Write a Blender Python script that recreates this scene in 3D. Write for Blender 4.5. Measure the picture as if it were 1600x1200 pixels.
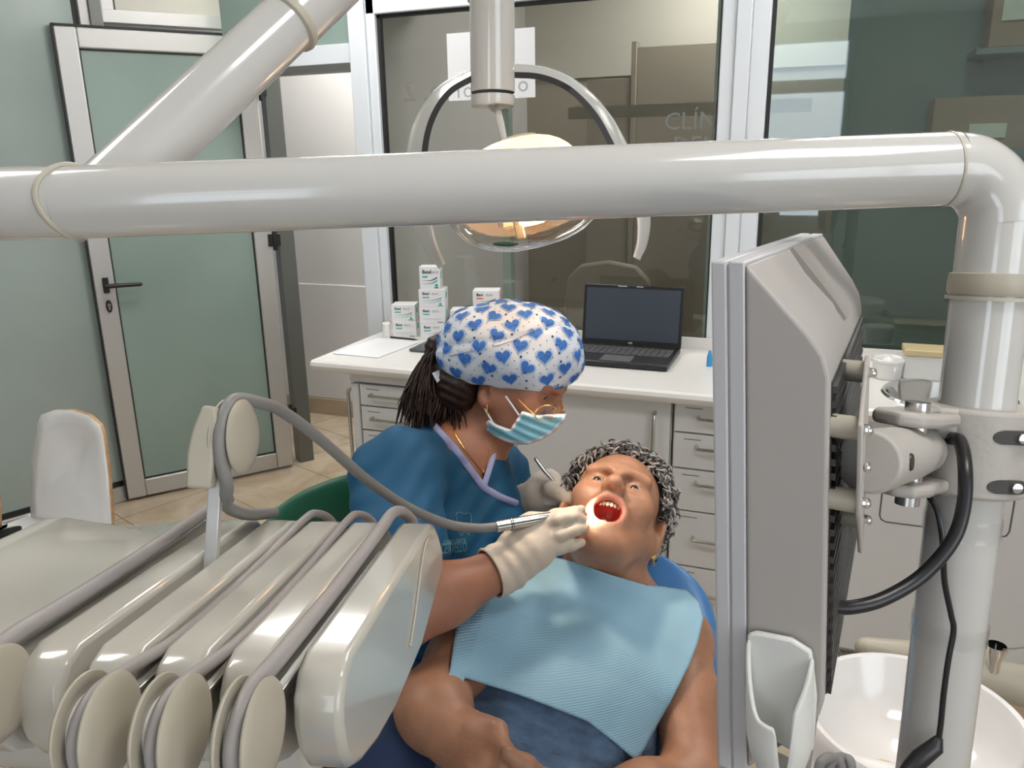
import bpy, bmesh, math, random
import numpy as np
from mathutils import Vector, Matrix
random.seed(7); np.random.seed(7)
for o in list(bpy.data.objects): bpy.data.objects.remove(o)
S = bpy.context.scene; COL = S.collection
V = Vector; PI = math.pi

# ------------------------------------------------------------------ camera, world, light, exposure
CAM_H, PITCH, YAW, ROLL, FPX = 1.58, math.radians(15.9), math.radians(21.3), math.radians(-.97), 1250.
FW = np.array([-math.sin(YAW)*math.cos(PITCH), math.cos(YAW)*math.cos(PITCH), -math.sin(PITCH)])
_r = np.array([math.cos(YAW), math.sin(YAW), 0.]); _u = np.cross(_r, FW)
RT = math.cos(ROLL)*_r + math.sin(ROLL)*_u; UP = -math.sin(ROLL)*_r + math.cos(ROLL)*_u
ORG = np.array([0, 0, CAM_H])
cam = bpy.data.cameras.new('camera'); co = bpy.data.objects.new('camera', cam); COL.objects.link(co)
cam.sensor_fit = 'HORIZONTAL'; cam.sensor_width = 36.; cam.lens = FPX/1600*36; cam.clip_start = .05
m = Matrix.Identity(4)
for i in range(3): m[i][0], m[i][1], m[i][2], m[i][3] = RT[i], UP[i], -FW[i], ORG[i]
co.matrix_world = m; S.camera = co
S.view_settings.view_transform = 'Standard'; S.view_settings.look = 'None'
S.view_settings.exposure = 0.15; S.view_settings.gamma = 1; S.view_settings.use_curve_mapping = False
W = bpy.data.worlds.new('world'); S.world = W; W.use_nodes = True
W.node_tree.nodes['Background'].inputs[0].default_value = (.75, .82, .9, 1)
W.node_tree.nodes['Background'].inputs[1].default_value = .35
CEIL_E, WIN_E = 17., 3.5           # ceiling panels and the daylit rear window; the added side fill pane shares it

def ray(px, py): return FW + RT*((px-800)/FPX) + UP*((600-py)/FPX)
def at(px, py, d): return ORG + ray(px, py)*d                 # a measured photo point at a known distance along the view
def proj(P):
    v = np.asarray(P, float) - ORG; z = v@FW
    return 800+FPX*(v@RT)/z, 600-FPX*(v@UP)/z, z
def onZ(px, py, z): r = ray(px, py); return ORG + r*((z-CAM_H)/r[2])
def onY(px, py, y): r = ray(px, py); return ORG + r*(y/r[1])

# ------------------------------------------------------------------ materials
def mat(name, col, rough=.5, metal=0., spec=.5, coat=0., bump=0., bscale=60., var=0., vscale=8., sss=0., emit=None, estr=0., trans=0., stretch=None):
    M = bpy.data.materials.new(name); M.use_nodes = True; nt = M.node_tree; b = nt.nodes['Principled BSDF']
    b.inputs['Base Color'].default_value = (*col, 1); b.inputs['Roughness'].default_value = rough
    b.inputs['Metallic'].default_value = metal; b.inputs['Specular IOR Level'].default_value = spec
    b.inputs['Coat Weight'].default_value = coat; b.inputs['Coat Roughness'].default_value = .06
    b.inputs['Transmission Weight'].default_value = trans
    if sss: b.inputs['Subsurface Weight'].default_value = sss; b.inputs['Subsurface Radius'].default_value = (.01, .004, .002); b.inputs['Subsurface Scale'].default_value = 1.
    if emit: b.inputs['Emission Color'].default_value = (*emit, 1); b.inputs['Emission Strength'].default_value = estr
    if bump or var:
        tc = nt.nodes.new('ShaderNodeTexCoord'); mp = nt.nodes.new('ShaderNodeMapping'); nt.links.new(tc.outputs['Object'], mp.inputs[0])
        if stretch: mp.inputs['Scale'].default_value = stretch
    if bump:
        n = nt.nodes.new('ShaderNodeTexNoise'); n.inputs['Scale'].default_value = bscale; n.inputs['Detail'].default_value = 4
        nt.links.new(mp.outputs[0], n.inputs['Vector'])
        bp = nt.nodes.new('ShaderNodeBump'); bp.inputs['Strength'].default_value = bump; bp.inputs['Distance'].default_value = .01
        nt.links.new(n.outputs[0], bp.inputs['Height']); nt.links.new(bp.outputs[0], b.inputs['Normal'])
    if var:
        n = nt.nodes.new('ShaderNodeTexNoise'); n.inputs['Scale'].default_value = vscale; n.inputs['Detail'].default_value = 5
        nt.links.new(mp.outputs[0], n.inputs['Vector'])
        r = nt.nodes.new('ShaderNodeValToRGB'); r.color_ramp.elements[0].position = .3; r.color_ramp.elements[1].position = .7
        r.color_ramp.elements[0].color = (*[c*(1-var) for c in col], 1); r.color_ramp.elements[1].color = (*[min(1, c*(1+var)) for c in col], 1)
        nt.links.new(n.outputs[0], r.inputs[0]); nt.links.new(r.outputs[0], b.inputs['Base Color'])
    return M
def glassmat(name, tint, refl=.08, rough=.02):
    M = bpy.data.materials.new(name); M.use_nodes = True; nt = M.node_tree; nt.nodes.clear()
    out = nt.nodes.new('ShaderNodeOutputMaterial'); mx = nt.nodes.new('ShaderNodeMixShader'); t = nt.nodes.new('ShaderNodeBsdfTransparent'); g = nt.nodes.new('ShaderNodeBsdfGlossy')
    t.inputs[0].default_value = (*tint, 1); g.inputs['Roughness'].default_value = rough
    lw = nt.nodes.new('ShaderNodeLayerWeight'); pw = nt.nodes.new('ShaderNodeMath'); pw.operation = 'POWER'; pw.inputs[1].default_value = 4
    ad = nt.nodes.new('ShaderNodeMath'); ad.operation = 'ADD'; ad.inputs[1].default_value = refl+.03
    nt.links.new(lw.outputs['Facing'], pw.inputs[0]); nt.links.new(pw.outputs[0], ad.inputs[0]); nt.links.new(ad.outputs[0], mx.inputs[0]); nt.links.new(t.outputs[0], mx.inputs[1]); nt.links.new(g.outputs[0], mx.inputs[2]); nt.links.new(mx.outputs[0], out.inputs[0])
    return M
M = dict(
    wall=mat('wall_paint', (.66, .64, .615), .6, bump=.02, bscale=200), ceiling=mat('ceiling_paint', (.8, .79, .77), .8),
    alu=mat('anodised_aluminium', (.56, .55, .53), .38, .55), aludark=mat('dark_aluminium', (.17, .175, .16), .4, .5), white_alu=mat('white_aluminium', (.68, .71, .74), .32),
    rubber=mat('black_rubber', (.012, .012, .012), .5), frost=mat('frosted_green_glass', (.25, .325, .29), .22, spec=.5, var=.10, vscale=1.3),
    frost2=mat('frosted_partition_glass', (.33, .39, .365), .2, spec=.5, var=.12, vscale=1.1), cream_pane=mat('cream_transom_panel', (.62, .6, .52), .4),
    lam=mat('white_laminate', (.66, .655, .645), .3), top=mat('white_worktop', (.72, .70, .67), .25, var=.02, vscale=300), gap=mat('shadow_gap', (.10, .10, .10), .7),
    steel=mat('brushed_steel', (.62, .61, .59), .25, 1.), chrome=mat('chrome', (.75, .75, .75), .08, 1.), black=mat('black_plastic', (.012, .012, .013), .35),
    screen=mat('dark_screen', (.045, .055, .075), .3), grey=mat('grey_plastic', (.10, .10, .105), .4), paper=mat('white_paper', (.70, .70, .71), .7),
    carton=mat('white_carton', (.74, .735, .73), .5), ink=mat('dark_print', (.05, .05, .06), .6), teal=mat('teal_print', (.03, .42, .47), .5), green=mat('green_print', (.02, .40, .33), .5),
    orange=mat('orange_print', (.75, .12, .06), .5), pink=mat('pink_print', (.80, .10, .24), .5), tgrey=mat('grey_print', (.35, .36, .38), .6),
    enamel=mat('ivory_enamel', (.475, .448, .39), .18, coat=.5), tube=mat('pale_grey_enamel', (.545, .53, .50), .16, coat=.6), ivory=mat('ivory_plastic', (.42, .38, .30), .42), seam=mat('cream_gasket', (.46, .42, .34), .5),
    hose=mat('grey_silicone_hose', (.225, .215, .205), .45), hose2=mat('lilac_grey_hose', (.32, .292, .28), .45), mon=mat('monitor_grey_plastic', (.40, .37, .345), .5, bump=.03, bscale=900), monf=mat('monitor_pale_bezel', (.50, .49, .50), .45),
    cast=mat('cast_painted_metal', (.44, .405, .37), .5, bump=.08, bscale=140), whitep=mat('white_gloss_plastic', (.76, .74, .72), .14, coat=.3), holderw=mat('offwhite_plastic', (.66, .655, .62), .3),
    blue=mat('blue_upholstery', (.060, .19, .43), .38, bump=.03, bscale=250), greenup=mat('green_upholstery', (.006, .095, .05), .4),
    skin_d=mat('tanned_skin', (.33, .145, .085), .5, var=.12, vscale=22, bump=.05, bscale=300, sss=.12), skin_p=mat('olive_skin', (.35, .17, .098), .45, var=.16, vscale=26, bump=.07, bscale=220, sss=.12),
    lips=mat('lips', (.42, .165, .115), .4), mouth=mat('mouth_interior', (.30, .025, .02), .3, sss=.0), tongue=mat('tongue', (.42, .07, .06), .3, bump=.3, bscale=120), tooth=mat('tooth_enamel', (.72, .66, .50), .2),
    eyew=mat('eye_white', (.36, .31, .27), .3), iris=mat('dark_iris', (.03, .018, .012), .15), scrub=mat('teal_blue_scrubs', (.001, .075, .17), .75, bump=.12, bscale=9, var=.10, vscale=5), navy=mat('navy_trousers', (.008, .022, .065), .8),
    trimc=mat('lilac_trim', (.30, .33, .55), .7), logo=mat('pale_embroidery', (.08, .235, .33), .7), capm=mat('cap_cotton', (.62, .70, .80), .8, bump=.10, bscale=24), heart=mat('blue_heart_print', (.035, .15, .50), .75, var=.35, vscale=320), halo=mat('pale_blue_print', (.36, .53, .80), .8), dot=mat('navy_dot_print', (.03, .04, .10), .8),
    mask=mat('blue_surgical_mask', (.22, .52, .66), .8, bump=.06, bscale=40), maskw=mat('white_mask_edge', (.62, .66, .72), .8), glove=mat('latex_glove', (.57, .485, .395), .45, bump=.12, bscale=70, sss=.08), gold=mat('gold', (.72, .42, .13), .25, 1.),
    hair_d=mat('dark_brown_hair', (.020, .010, .007), .5, spec=.25, var=.5, vscale=60), hair_p=mat('grey_curly_hair', (.16, .145, .135), .45, var=.85, vscale=38), hair_b=mat('dark_grey_hair', (.05, .046, .044), .6),
    bib=mat('blue_paper_bib', (.235, .40, .505), .8, bump=.02, bscale=500), dress=mat('blue_grey_linen', (.10, .165, .265), .85, bump=.35, bscale=45, var=.25, vscale=30, stretch=(1, 3, 3)),
    wood=mat('birch_edge', (.50, .29, .14), .5, var=.2, vscale=40), tan=mat('tan_lid', (.55, .44, .24), .4), red=mat('red_plastic', (.5, .02, .02), .4), bluep=mat('blue_plastic', (.05, .3, .6), .4),
    glass=glassmat('window_glass', (.93, .94, .92), .02), glassd=glassmat('smoked_glass', (.74, .80, .77), .05), clear=glassmat('clear_polycarbonate', (.93, .92, .90), .10, .03), tape=glassmat('clear_tape', (.985, .985, .985), .02, .15),
    reflect=mat('lamp_reflector', (.90, .84, .76), .12, 1.), glow=mat('lamp_bulb', (1, .9, .7), .5, emit=(1, .62, .28), estr=14.), hwall=mat('hall_wall', (.37, .325, .265), .7), hbeige=mat('hall_upper_wall', (.58, .55, .48), .7), hbrown=mat('hall_door', (.26, .222, .175), .5), hgreen=mat('hall_green_glass', (.30, .37, .33), .3), hblue=mat('hall_blue_board', (.20, .24, .26), .5), hdark=mat('hall_dark_wall', (.17, .205, .185), .5),
)
def floor_mat():
    Mt = bpy.data.materials.new('beige_marble_tile'); Mt.use_nodes = True; nt = Mt.node_tree; b = nt.nodes['Principled BSDF']
    tc = nt.nodes.new('ShaderNodeTexCoord'); mp = nt.nodes.new('ShaderNodeMapping'); nt.links.new(tc.outputs['Object'], mp.inputs[0]); mp.inputs['Rotation'].default_value = (0, 0, .35)
    n1 = nt.nodes.new('ShaderNodeTexNoise'); n1.inputs['Scale'].default_value = 3.2; n1.inputs['Detail'].default_value = 8; n1.inputs['Distortion'].default_value = 1.2; nt.links.new(mp.outputs[0], n1.inputs['Vector'])
    r = nt.nodes.new('ShaderNodeValToRGB'); e = r.color_ramp.elements; e[0].position = .35; e[0].color = (.36, .27, .18, 1); e[1].position = .65; e[1].color = (.50, .41, .30, 1); nt.links.new(n1.outputs[0], r.inputs[0])
    br = nt.nodes.new('ShaderNodeTexBrick'); br.offset = 0; br.inputs['Scale'].default_value = 1; br.inputs['Brick Width'].default_value = .45; br.inputs['Row Height'].default_value = .45; br.inputs['Mortar Size'].default_value = .003
    br.inputs['Mortar'].default_value = (.22, .17, .11, 1); nt.links.new(mp.outputs[0], br.inputs['Vector']); nt.links.new(r.outputs[0], br.inputs['Color1']); nt.links.new(r.outputs[0], br.inputs['Color2'])
    nt.links.new(br.outputs[0], b.inputs['Base Color']); b.inputs['Roughness'].default_value = .16
    return Mt
M['floor'] = floor_mat()

# ------------------------------------------------------------------ mesh helpers
class MB:
    """collects primitives, then links them as ONE mesh object"""
    def __init__(s): s.v = []; s.f = []; s.mi = []; s.sm = []
    def add(s, vs, fs, mi=0, smooth=True):
        o = len(s.v); s.v += [tuple(map(float, p)) for p in vs]; s.f += [tuple(i+o for i in f) for f in fs]; s.mi += [mi]*len(fs); s.sm += [smooth]*len(fs); return s
    def box(s, lo, hi, mi=0, fr=None):
        (a, b, c), (d, e, f) = lo, hi
        vs = [(a,b,c),(d,b,c),(d,e,c),(a,e,c),(a,b,f),(d,b,f),(d,e,f),(a,e,f)]
        if fr: vs = [fr(p) for p in vs]
        return s.add(vs, [(3,2,1,0),(4,5,6,7),(0,1,5,4),(1,2,6,5),(2,3,7,6),(3,0,4,7)], mi, False)
    def tube(s, pts, rad, n=12, mi=0, cap=True, squash=None, roundcap=False):
        P = [np.array(p, float) for p in pts]; R = [rad]*len(P) if np.isscalar(rad) else list(rad)
        if roundcap:
            d0 = P[0]-P[1]; d0 /= np.linalg.norm(d0); d1 = P[-1]-P[-2]; d1 /= np.linalg.norm(d1)
            P = [P[0]+d0*R[0]*.98, P[0]+d0*R[0]*.8, P[0]+d0*R[0]*.45]+P+[P[-1]+d1*R[-1]*.45, P[-1]+d1*R[-1]*.8, P[-1]+d1*R[-1]*.98]
            R = [R[0]*.2, R[0]*.6, R[0]*.893]+R+[R[-1]*.893, R[-1]*.6, R[-1]*.2]
        T = []
        for i in range(len(P)):
            t = P[min(i+1, len(P)-1)]-P[max(i-1, 0)]; T.append(t/(np.linalg.norm(t)+1e-12))
        u = np.cross(T[0], [0, 0, 1.]);
        if np.linalg.norm(u) < .05: u = np.cross(T[0], [0, 1., 0])
        u /= np.linalg.norm(u); vs = []; fs = []
        for i in range(len(P)):
            u = u - T[i]*(u@T[i]); u /= np.linalg.norm(u)+1e-12; w = np.cross(T[i], u)
            for k in range(n):
                a = 2*PI*k/n; off = u*math.cos(a)+w*math.sin(a)
                if squash is not None: off = off - squash[0]*(off@squash[0])*(1-squash[1])
                vs.append(P[i]+off*R[i])
        for i in range(len(P)-1):
            for k in range(n): fs.append((i*n+k, i*n+(k+1) % n, (i+1)*n+(k+1) % n, (i+1)*n+k))
        s.add(vs, fs, mi)
        if cap: s.add([vs[k] for k in range(n)], [tuple(range(n))[::-1]], mi, False); s.add(vs[-n:], [tuple(range(n))], mi, False)
        return s
    def lathe(s, prof, c=(0,0,0), ax=(0,0,1), n=32, mi=0, sx=1., sy=1., u=None):
        ax = np.array(ax, float); ax /= np.linalg.norm(ax)
        if u is None: u = np.cross(ax, [0, 1., 0]); u = np.cross(ax, [1., 0, 0]) if np.linalg.norm(u) < .1 else u
        u = np.array(u, float); u = u-ax*(u@ax); u /= np.linalg.norm(u); w = np.cross(ax, u); c = np.array(c, float); vs = []; fs = []
        for r, z in prof:
            for k in range(n): a = 2*PI*k/n; vs.append(c+ax*z+(u*math.cos(a)*sx+w*math.sin(a)*sy)*r)
        for i in range(len(prof)-1):
            for k in range(n): fs.append((i*n+k, i*n+(k+1) % n, (i+1)*n+(k+1) % n, (i+1)*n+k))
        return s.add(vs, fs, mi)
    def prism(s, poly, o, u, v, w, t0, t1, mi=0):
        o, u, v, w = [np.array(x, float) for x in (o, u, v, w)]; n = len(poly)
        vs = [o+u*p[0]+v*p[1]+w*t0 for p in poly]+[o+u*p[0]+v*p[1]+w*t1 for p in poly]
        return s.add(vs, [tuple(range(n))[::-1], tuple(range(n, 2*n))]+[(i, (i+1) % n, n+(i+1) % n, n+i) for i in range(n)], mi, False)
    def ell(s, c, r, n=20, m_=12, mi=0, axes=None):
        ax = [np.array(a, float) for a in (axes or ((1,0,0),(0,1,0),(0,0,1)))]; c = np.array(c, float); vs = []; fs = []
        for i in range(m_+1):
            t = PI*i/m_
            for k in range(n): a = 2*PI*k/n; vs.append(c+ax[0]*r[0]*math.sin(t)*math.cos(a)+ax[1]*r[1]*math.sin(t)*math.sin(a)-ax[2]*r[2]*math.cos(t))
        for i in range(m_):
            for k in range(n): fs.append((i*n+k, i*n+(k+1) % n, (i+1)*n+(k+1) % n, (i+1)*n+k))
        return s.add(vs, fs, mi)
    def build(s, name, mats, parent=None, bevel=0., seg=2, label=None, ang=35, wn=True, solid=0., subd=0, loc=None):
        me = bpy.data.meshes.new(name); me.from_pydata(s.v, [], s.f)
        for mm in (mats if isinstance(mats, (list, tuple)) else [mats]): me.materials.append(mm)
        bm = bmesh.new(); bm.from_mesh(me)
        bm.faces.ensure_lookup_table()
        for f, mi in zip(bm.faces, s.mi): f.material_index = mi; f.smooth = True
        bmesh.ops.remove_doubles(bm, verts=bm.verts, dist=1e-6)
        bmesh.ops.recalc_face_normals(bm, faces=bm.faces)
        bm.to_mesh(me); bm.free()
        me.set_sharp_from_angle(angle=math.radians(ang))
        o = bpy.data.objects.new(name, me); COL.objects.link(o)
        if bevel:
            b = o.modifiers.new('bevel', 'BEVEL'); b.width = bevel; b.segments = seg; b.limit_method = 'ANGLE'; b.angle_limit = math.radians(30); b.harden_normals = False
        if solid: q = o.modifiers.new('thick', 'SOLIDIFY'); q.thickness = solid; q.offset = 0
        if subd: q = o.modifiers.new('sub', 'SUBSURF'); q.levels = q.render_levels = subd
        if parent: attach(o, parent)
        if label: o['label'] = label
        return o
def attach(o, parent):
    o.parent = parent; o.matrix_parent_inverse = root_matrix(parent).inverted()
def root_matrix(p):
    return (root_matrix(p.parent) @ p.matrix_parent_inverse @ p.matrix_basis) if p.parent else p.matrix_basis.copy()
def tag(o, label, cat, group=None):
    o['label'] = label; o['category'] = cat
    if group: o['group'] = group
    return o
def thing(name, label, cat, loc=(0, 0, 0), group=None):
    o = bpy.data.objects.new(name, None); COL.objects.link(o); o.location = V([float(x) for x in loc]); o.empty_display_size = .05
    return tag(o, label, cat, group)
def struct(name, mb, mt, parent=None, **k):
    o = mb.build(name, mt, parent, **k)
    if not parent: o['kind'] = 'structure'
    return o
def bez(p0, p1, p2, p3, n=16):
    p0, p1, p2, p3 = [np.array(p, float) for p in (p0, p1, p2, p3)]
    return [p0*(1-t)**3+3*p1*t*(1-t)**2+3*p2*t*t*(1-t)+p3*t**3 for t in np.linspace(0, 1, n)]
def spline(pts, n=8):
    P = [np.array(p, float) for p in pts]; P = [2*P[0]-P[1]]+P+[2*P[-1]-P[-2]]; out = []
    for i in range(1, len(P)-2):
        for t in np.linspace(0, 1, n, endpoint=False):
            a, b, c, d = P[i-1:i+3]; out.append(.5*((2*b)+(c-a)*t+(2*a-5*b+4*c-d)*t*t+(3*b-a-3*c+d)*t**3))
    return out+[P[-2]]
def text_mesh(txt, size, o, u, v, mb, mi=0, extrude=.0004, align='LEFT', bold=0.):
    """adds the letters of txt to a mesh: o = baseline start, u = writing direction, v = up"""
    c = bpy.data.curves.new('txt', 'FONT'); c.body = txt; c.size = size; c.extrude = extrude; c.align_x = align; c.resolution_u = 2; c.offset = bold
    ob = bpy.data.objects.new('txt', c); COL.objects.link(ob); bpy.context.view_layer.update()
    me = bpy.data.meshes.new_from_object(ob.evaluated_get(bpy.context.evaluated_depsgraph_get()))
    o, u, v = [np.array(x, float) for x in (o, u, v)]; w = np.cross(u, v)
    mb.add([o+u*p.co.x+v*p.co.y+w*p.co.z for p in me.vertices], [tuple(f.vertices) for f in me.polygons], mi, False)
    bpy.data.objects.remove(ob); bpy.data.curves.remove(c); bpy.data.meshes.remove(me)
X_, Y_, Z_ = np.eye(3)
def unit(a): a = np.array(a, float); return a/np.linalg.norm(a)
# ------------------------------------------------------------------ the room
struct('floor', MB().box((-5, -2.6, -.05), (2.2, 5.2, 0)), M['floor'])
struct('ceiling', MB().box((-5, -2.6, 2.75), (2.2, 5.2, 2.85)), M['ceiling'])
struct('wall_rear', MB().box((-5, -2.7, 0), (2.2, -2.6, .9)).box((-5, -2.7, 2.62), (2.2, -2.6, 2.75)).box((-5, -2.7, .9), (-.74, -2.6, 2.62)).box((.12, -2.7, .9), (2.2, -2.6, 2.62)), M['wall'])
w3 = struct('window_3', MB().box((-.74, -2.68, .9), (.12, -2.62, .96)).box((-.74, -2.68, 2.57), (.12, -2.62, 2.62)).box((-.74, -2.68, .96), (-.68, -2.62, 2.57)).box((.06, -2.68, .96), (.12, -2.62, 2.57)).box((-.68, -2.68, 2.12), (.06, -2.62, 2.24)), M['white_alu'])
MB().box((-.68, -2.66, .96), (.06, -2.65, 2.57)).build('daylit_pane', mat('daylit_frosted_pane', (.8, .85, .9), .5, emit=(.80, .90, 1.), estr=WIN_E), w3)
struct('wall_right', MB().box((2.2, -2.7, 0), (2.3, 5.2, .9)).box((2.2, -2.7, 2.5), (2.3, 5.2, 2.75)).box((2.2, -2.7, .9), (2.3, -2.3, 2.5)).box((2.2, -.1, .9), (2.3, 5.2, 2.5)), M['wall'])
w6 = struct('fill_window', MB().box((2.22, -2.3, .9), (2.28, -.1, .96)).box((2.22, -2.3, 2.44), (2.28, -.1, 2.5)).box((2.22, -2.3, .96), (2.28, -2.24, 2.44)).box((2.22, -.16, .96), (2.28, -.1, 2.44)).box((2.22, -1.23, .96), (2.28, -1.17, 2.44)), M['white_alu'])  # unseen window added to the right wall to fill the foreground with light
MB().box((2.245, -2.24, .96), (2.255, -.16, 2.44)).build('daylit_pane', mat('fill_light_pane', (.8, .85, .9), .5, emit=(.86, .93, 1.), estr=WIN_E), w6)  # glowing pane of the added window, a fill light for the foreground
# ceiling light panels; the last one is added to brighten the hall
for i, (x, y) in enumerate(((-1.7, .55), (.6, .55), (-1.7, 2.35), (.35, 2.35), (-2.3, 3.75), (-.5, 4.25))):
    t = thing('ceiling_light', ['square ceiling light panel behind the camera towards the frosted partition', 'square ceiling light panel behind the camera towards the right wall', 'square ceiling light panel above the open door side', 'square ceiling light panel above the dental chair', 'square ceiling light panel in the corridor', 'added unseen ceiling light panel brightening the hall behind the windows'][i], 'light', (x, y, 2.75), 'ceiling light panels')
    MB().box((x-.32, y-.32, 2.735), (x+.32, y-.29, 2.75)).box((x-.32, y+.29, 2.735), (x+.32, y+.32, 2.75)).box((x-.32, y-.29, 2.735), (x-.29, y+.29, 2.75)).box((x+.29, y-.29, 2.735), (x+.32, y+.29, 2.75)).build('frame', M['white_alu'], t)
    MB().box((x-.29, y-.29, 2.738), (x+.29, y+.29, 2.748)).build('diffuser', mat('led_diffuser', (.9, .9, .9), .5, emit=(1, .985, .962), estr=CEIL_E*(.8, .8, 1, 1, 1.5, 1.05)[i]), t)

# frosted partition on the left, from the door jamb forward
pj = np.array([-3.02, 2.83]); pd = unit([-.42, -1.])           # line of the partition on the floor
def pl(s, z, off=0.): n_ = np.array([pd[1], -pd[0]]); q = pj+pd*s+n_*off; return (q[0], q[1], z)
def pbox(mb, s0, s1, z0, z1, o0, o1, mi=0): return mb.box((s0, o0, z0), (s1, o1, z1), mi, fr=lambda p: pl(p[0], p[2], p[1]))
struct('wall_left', pbox(MB(), .03, 5.2, .10, 2.75, -.006, .006), M['frost2'])
struct('trim_1', pbox(pbox(MB(), .03, 5.2, 0, .075, -.03, .03), .0, .05, 0, 2.75, -.035, .035), M['alu'], bevel=.003)
struct('trim_2', pbox(pbox(pbox(MB(), .03, 5.2, .075, .10, -.014, .014), .05, .068, .1, 2.75, -.012, .012), 1.35, 1.356, .1, 2.75, -.0085, .0085), M['rubber'])
# opening and hinge jamb
jR = np.array([-2.545, 3.42]); jd = unit(jR-pj); jn = np.array([jd[1], -jd[0]]); jl = np.linalg.norm(jR-pj)
def jb(s, z, off): q = pj+jd*s+jn*off; return (q[0], q[1], z)
def jbox(mb, s0, s1, z0, z1, o0, o1, mi=0): return mb.box((s0, o0, z0), (s1, o1, z1), mi, fr=lambda p: jb(p[0], p[2], p[1]))
mb = MB(); jbox(mb, jl-.05, jl+.03, 0, 2.75, -.06, .03); jbox(mb, 0, .05, 0, 2.75, -.05, .05)
struct('trim_3', mb, M['aludark'], bevel=.004)
mb = MB(); jbox(mb, .05, jl-.05, 2.16, 2.21, -.03, .03); jbox(mb, .05, .10, 2.21, 2.75, -.03, .03); jbox(mb, jl-.11, jl-.05, 2.21, 2.75, -.03, .03)
struct('trim_4', mb, M['alu'], bevel=.003)
struct('window_4', jbox(MB(), .10, jl-.11, 2.21, 2.75, -.006, .006), M['cream_pane'])
struct('trim_5', jbox(jbox(MB(), .10, .108, 2.21, 2.75, -.012, .012), jl-.118, jl-.11, 2.21, 2.75, -.012, .012), M['rubber'])
# the open door
a, b = np.array([-3.055, 2.668]), np.array([-2.565, 3.315]); dd = unit(b-a); dn = np.array([dd[1], -dd[0]]); dl = np.linalg.norm(b-a)
def db(s, z, off): q = a+dd*s+dn*off; return (q[0], q[1], z)
def dbox(mb, s0, s1, z0, z1, o0, o1, mi=0): return mb.box((s0, o0, z0), (s1, o1, z1), mi, fr=lambda p: db(p[0], p[2], p[1]))
fw_ = .085
mb = MB(); dbox(mb, 0, fw_, .012, 2.13, -.025, .025); dbox(mb, dl-fw_, dl, .012, 2.13, -.025, .025); dbox(mb, fw_, dl-fw_, 2.13-fw_, 2.13, -.024, .024); dbox(mb, fw_, dl-fw_, .012, .012+fw_, -.024, .024)
door = struct('door_1', mb, M['alu'], bevel=.006)
mb = MB(); dbox(mb, fw_, dl-fw_, .012+fw_, 2.13-fw_, -.006, .006); mb.build('glass_pane', M['frost'], door)
mb = MB(); dbox(mb, -.006, 0, .012, 2.136, -.02, .026); dbox(mb, -.006, dl, 2.13, 2.138, -.02, .026); dbox(mb, fw_, fw_+.006, .1, 2.04, .006, .012); dbox(mb, dl-fw_-.006, dl-fw_, .1, 2.04, .006, .012); dbox(mb, fw_, dl-fw_, .097, .103, .006, .012); dbox(mb, fw_, dl-fw_, 2.039, 2.045, .006, .012)
mb.build('rubber_seal', M['rubber'], door)
mb = MB(); dbox(mb, .035, .060, 1.015, 1.085, .025, .036); mb.tube([db(.0475, 1.05, .03), db(.0475, 1.05, .075)], .009, 12); mb.tube([db(.0475, 1.05, .072), db(.09, 1.05, .074), db(.185, 1.047, .072)], [.011, .010, .009], 12, roundcap=True)
mb.build('door_handle', M['black'], door, bevel=.004)
mb = MB(); mb.prism([(.0128*math.cos(t), .029*math.sin(t)*abs(math.sin(t))**-.0) for t in np.linspace(0, 2*PI, 24, endpoint=False)], db(.0475, .955, .025), (dd[0], dd[1], 0), Z_, (dn[0], dn[1], 0), 0, .011)
lk = mb.build('lock_plate', M['black'], door, bevel=.003)
mb = MB(); mb.tube([db(.0475, .962, .03), db(.0475, .962, .040)], .0075, 12); dbox(mb, .0435, .0515, .938, .962, .03, .040); mb.build('lock_cylinder', M['steel'], door)
for z in (.30, 1.2, 1.9):
    mb = MB(); mb.tube([db(dl+.012, z-.05, .03), db(dl+.012, z+.05, .03)], .011, 12); dbox(mb, dl-.02, dl+.04, z-.03, z+.03, .022, .034); mb.build('hinge', M['black'], door, bevel=.002)
# corridor behind the opening
struct('wall_back', MB().box((-5, 4.16, 0), (-1.84, 4.26, 2.75)).box((-5, 4.15, .105), (-1.84, 4.16, .84)), M['wall'], bevel=.004)
struct('wall_corridor', MB().box((-1.84, 3.06, 0), (-1.78, 5.2, 2.75)), M['wall'])
struct('baseboard_back', MB().box((-5, 4.135, 0), (-1.84, 4.15, .105)), mat('baseboard_tile', (.40, .31, .21), .3, var=.1), bevel=.002)
struct('trim_6', MB().box((-2.5, 3.02, 1.955), (-1.84, 3.07, 2.03)), M['white_alu'], bevel=.003)
struct('trim_7', MB().box((-2.5, 3.015, 1.925), (-1.84, 3.075, 1.955)), M['aludark'])
struct('window_5', MB().box((-2.5, 3.04, 2.03), (-1.84, 3.05, 2.75)), M['frost'])
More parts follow.
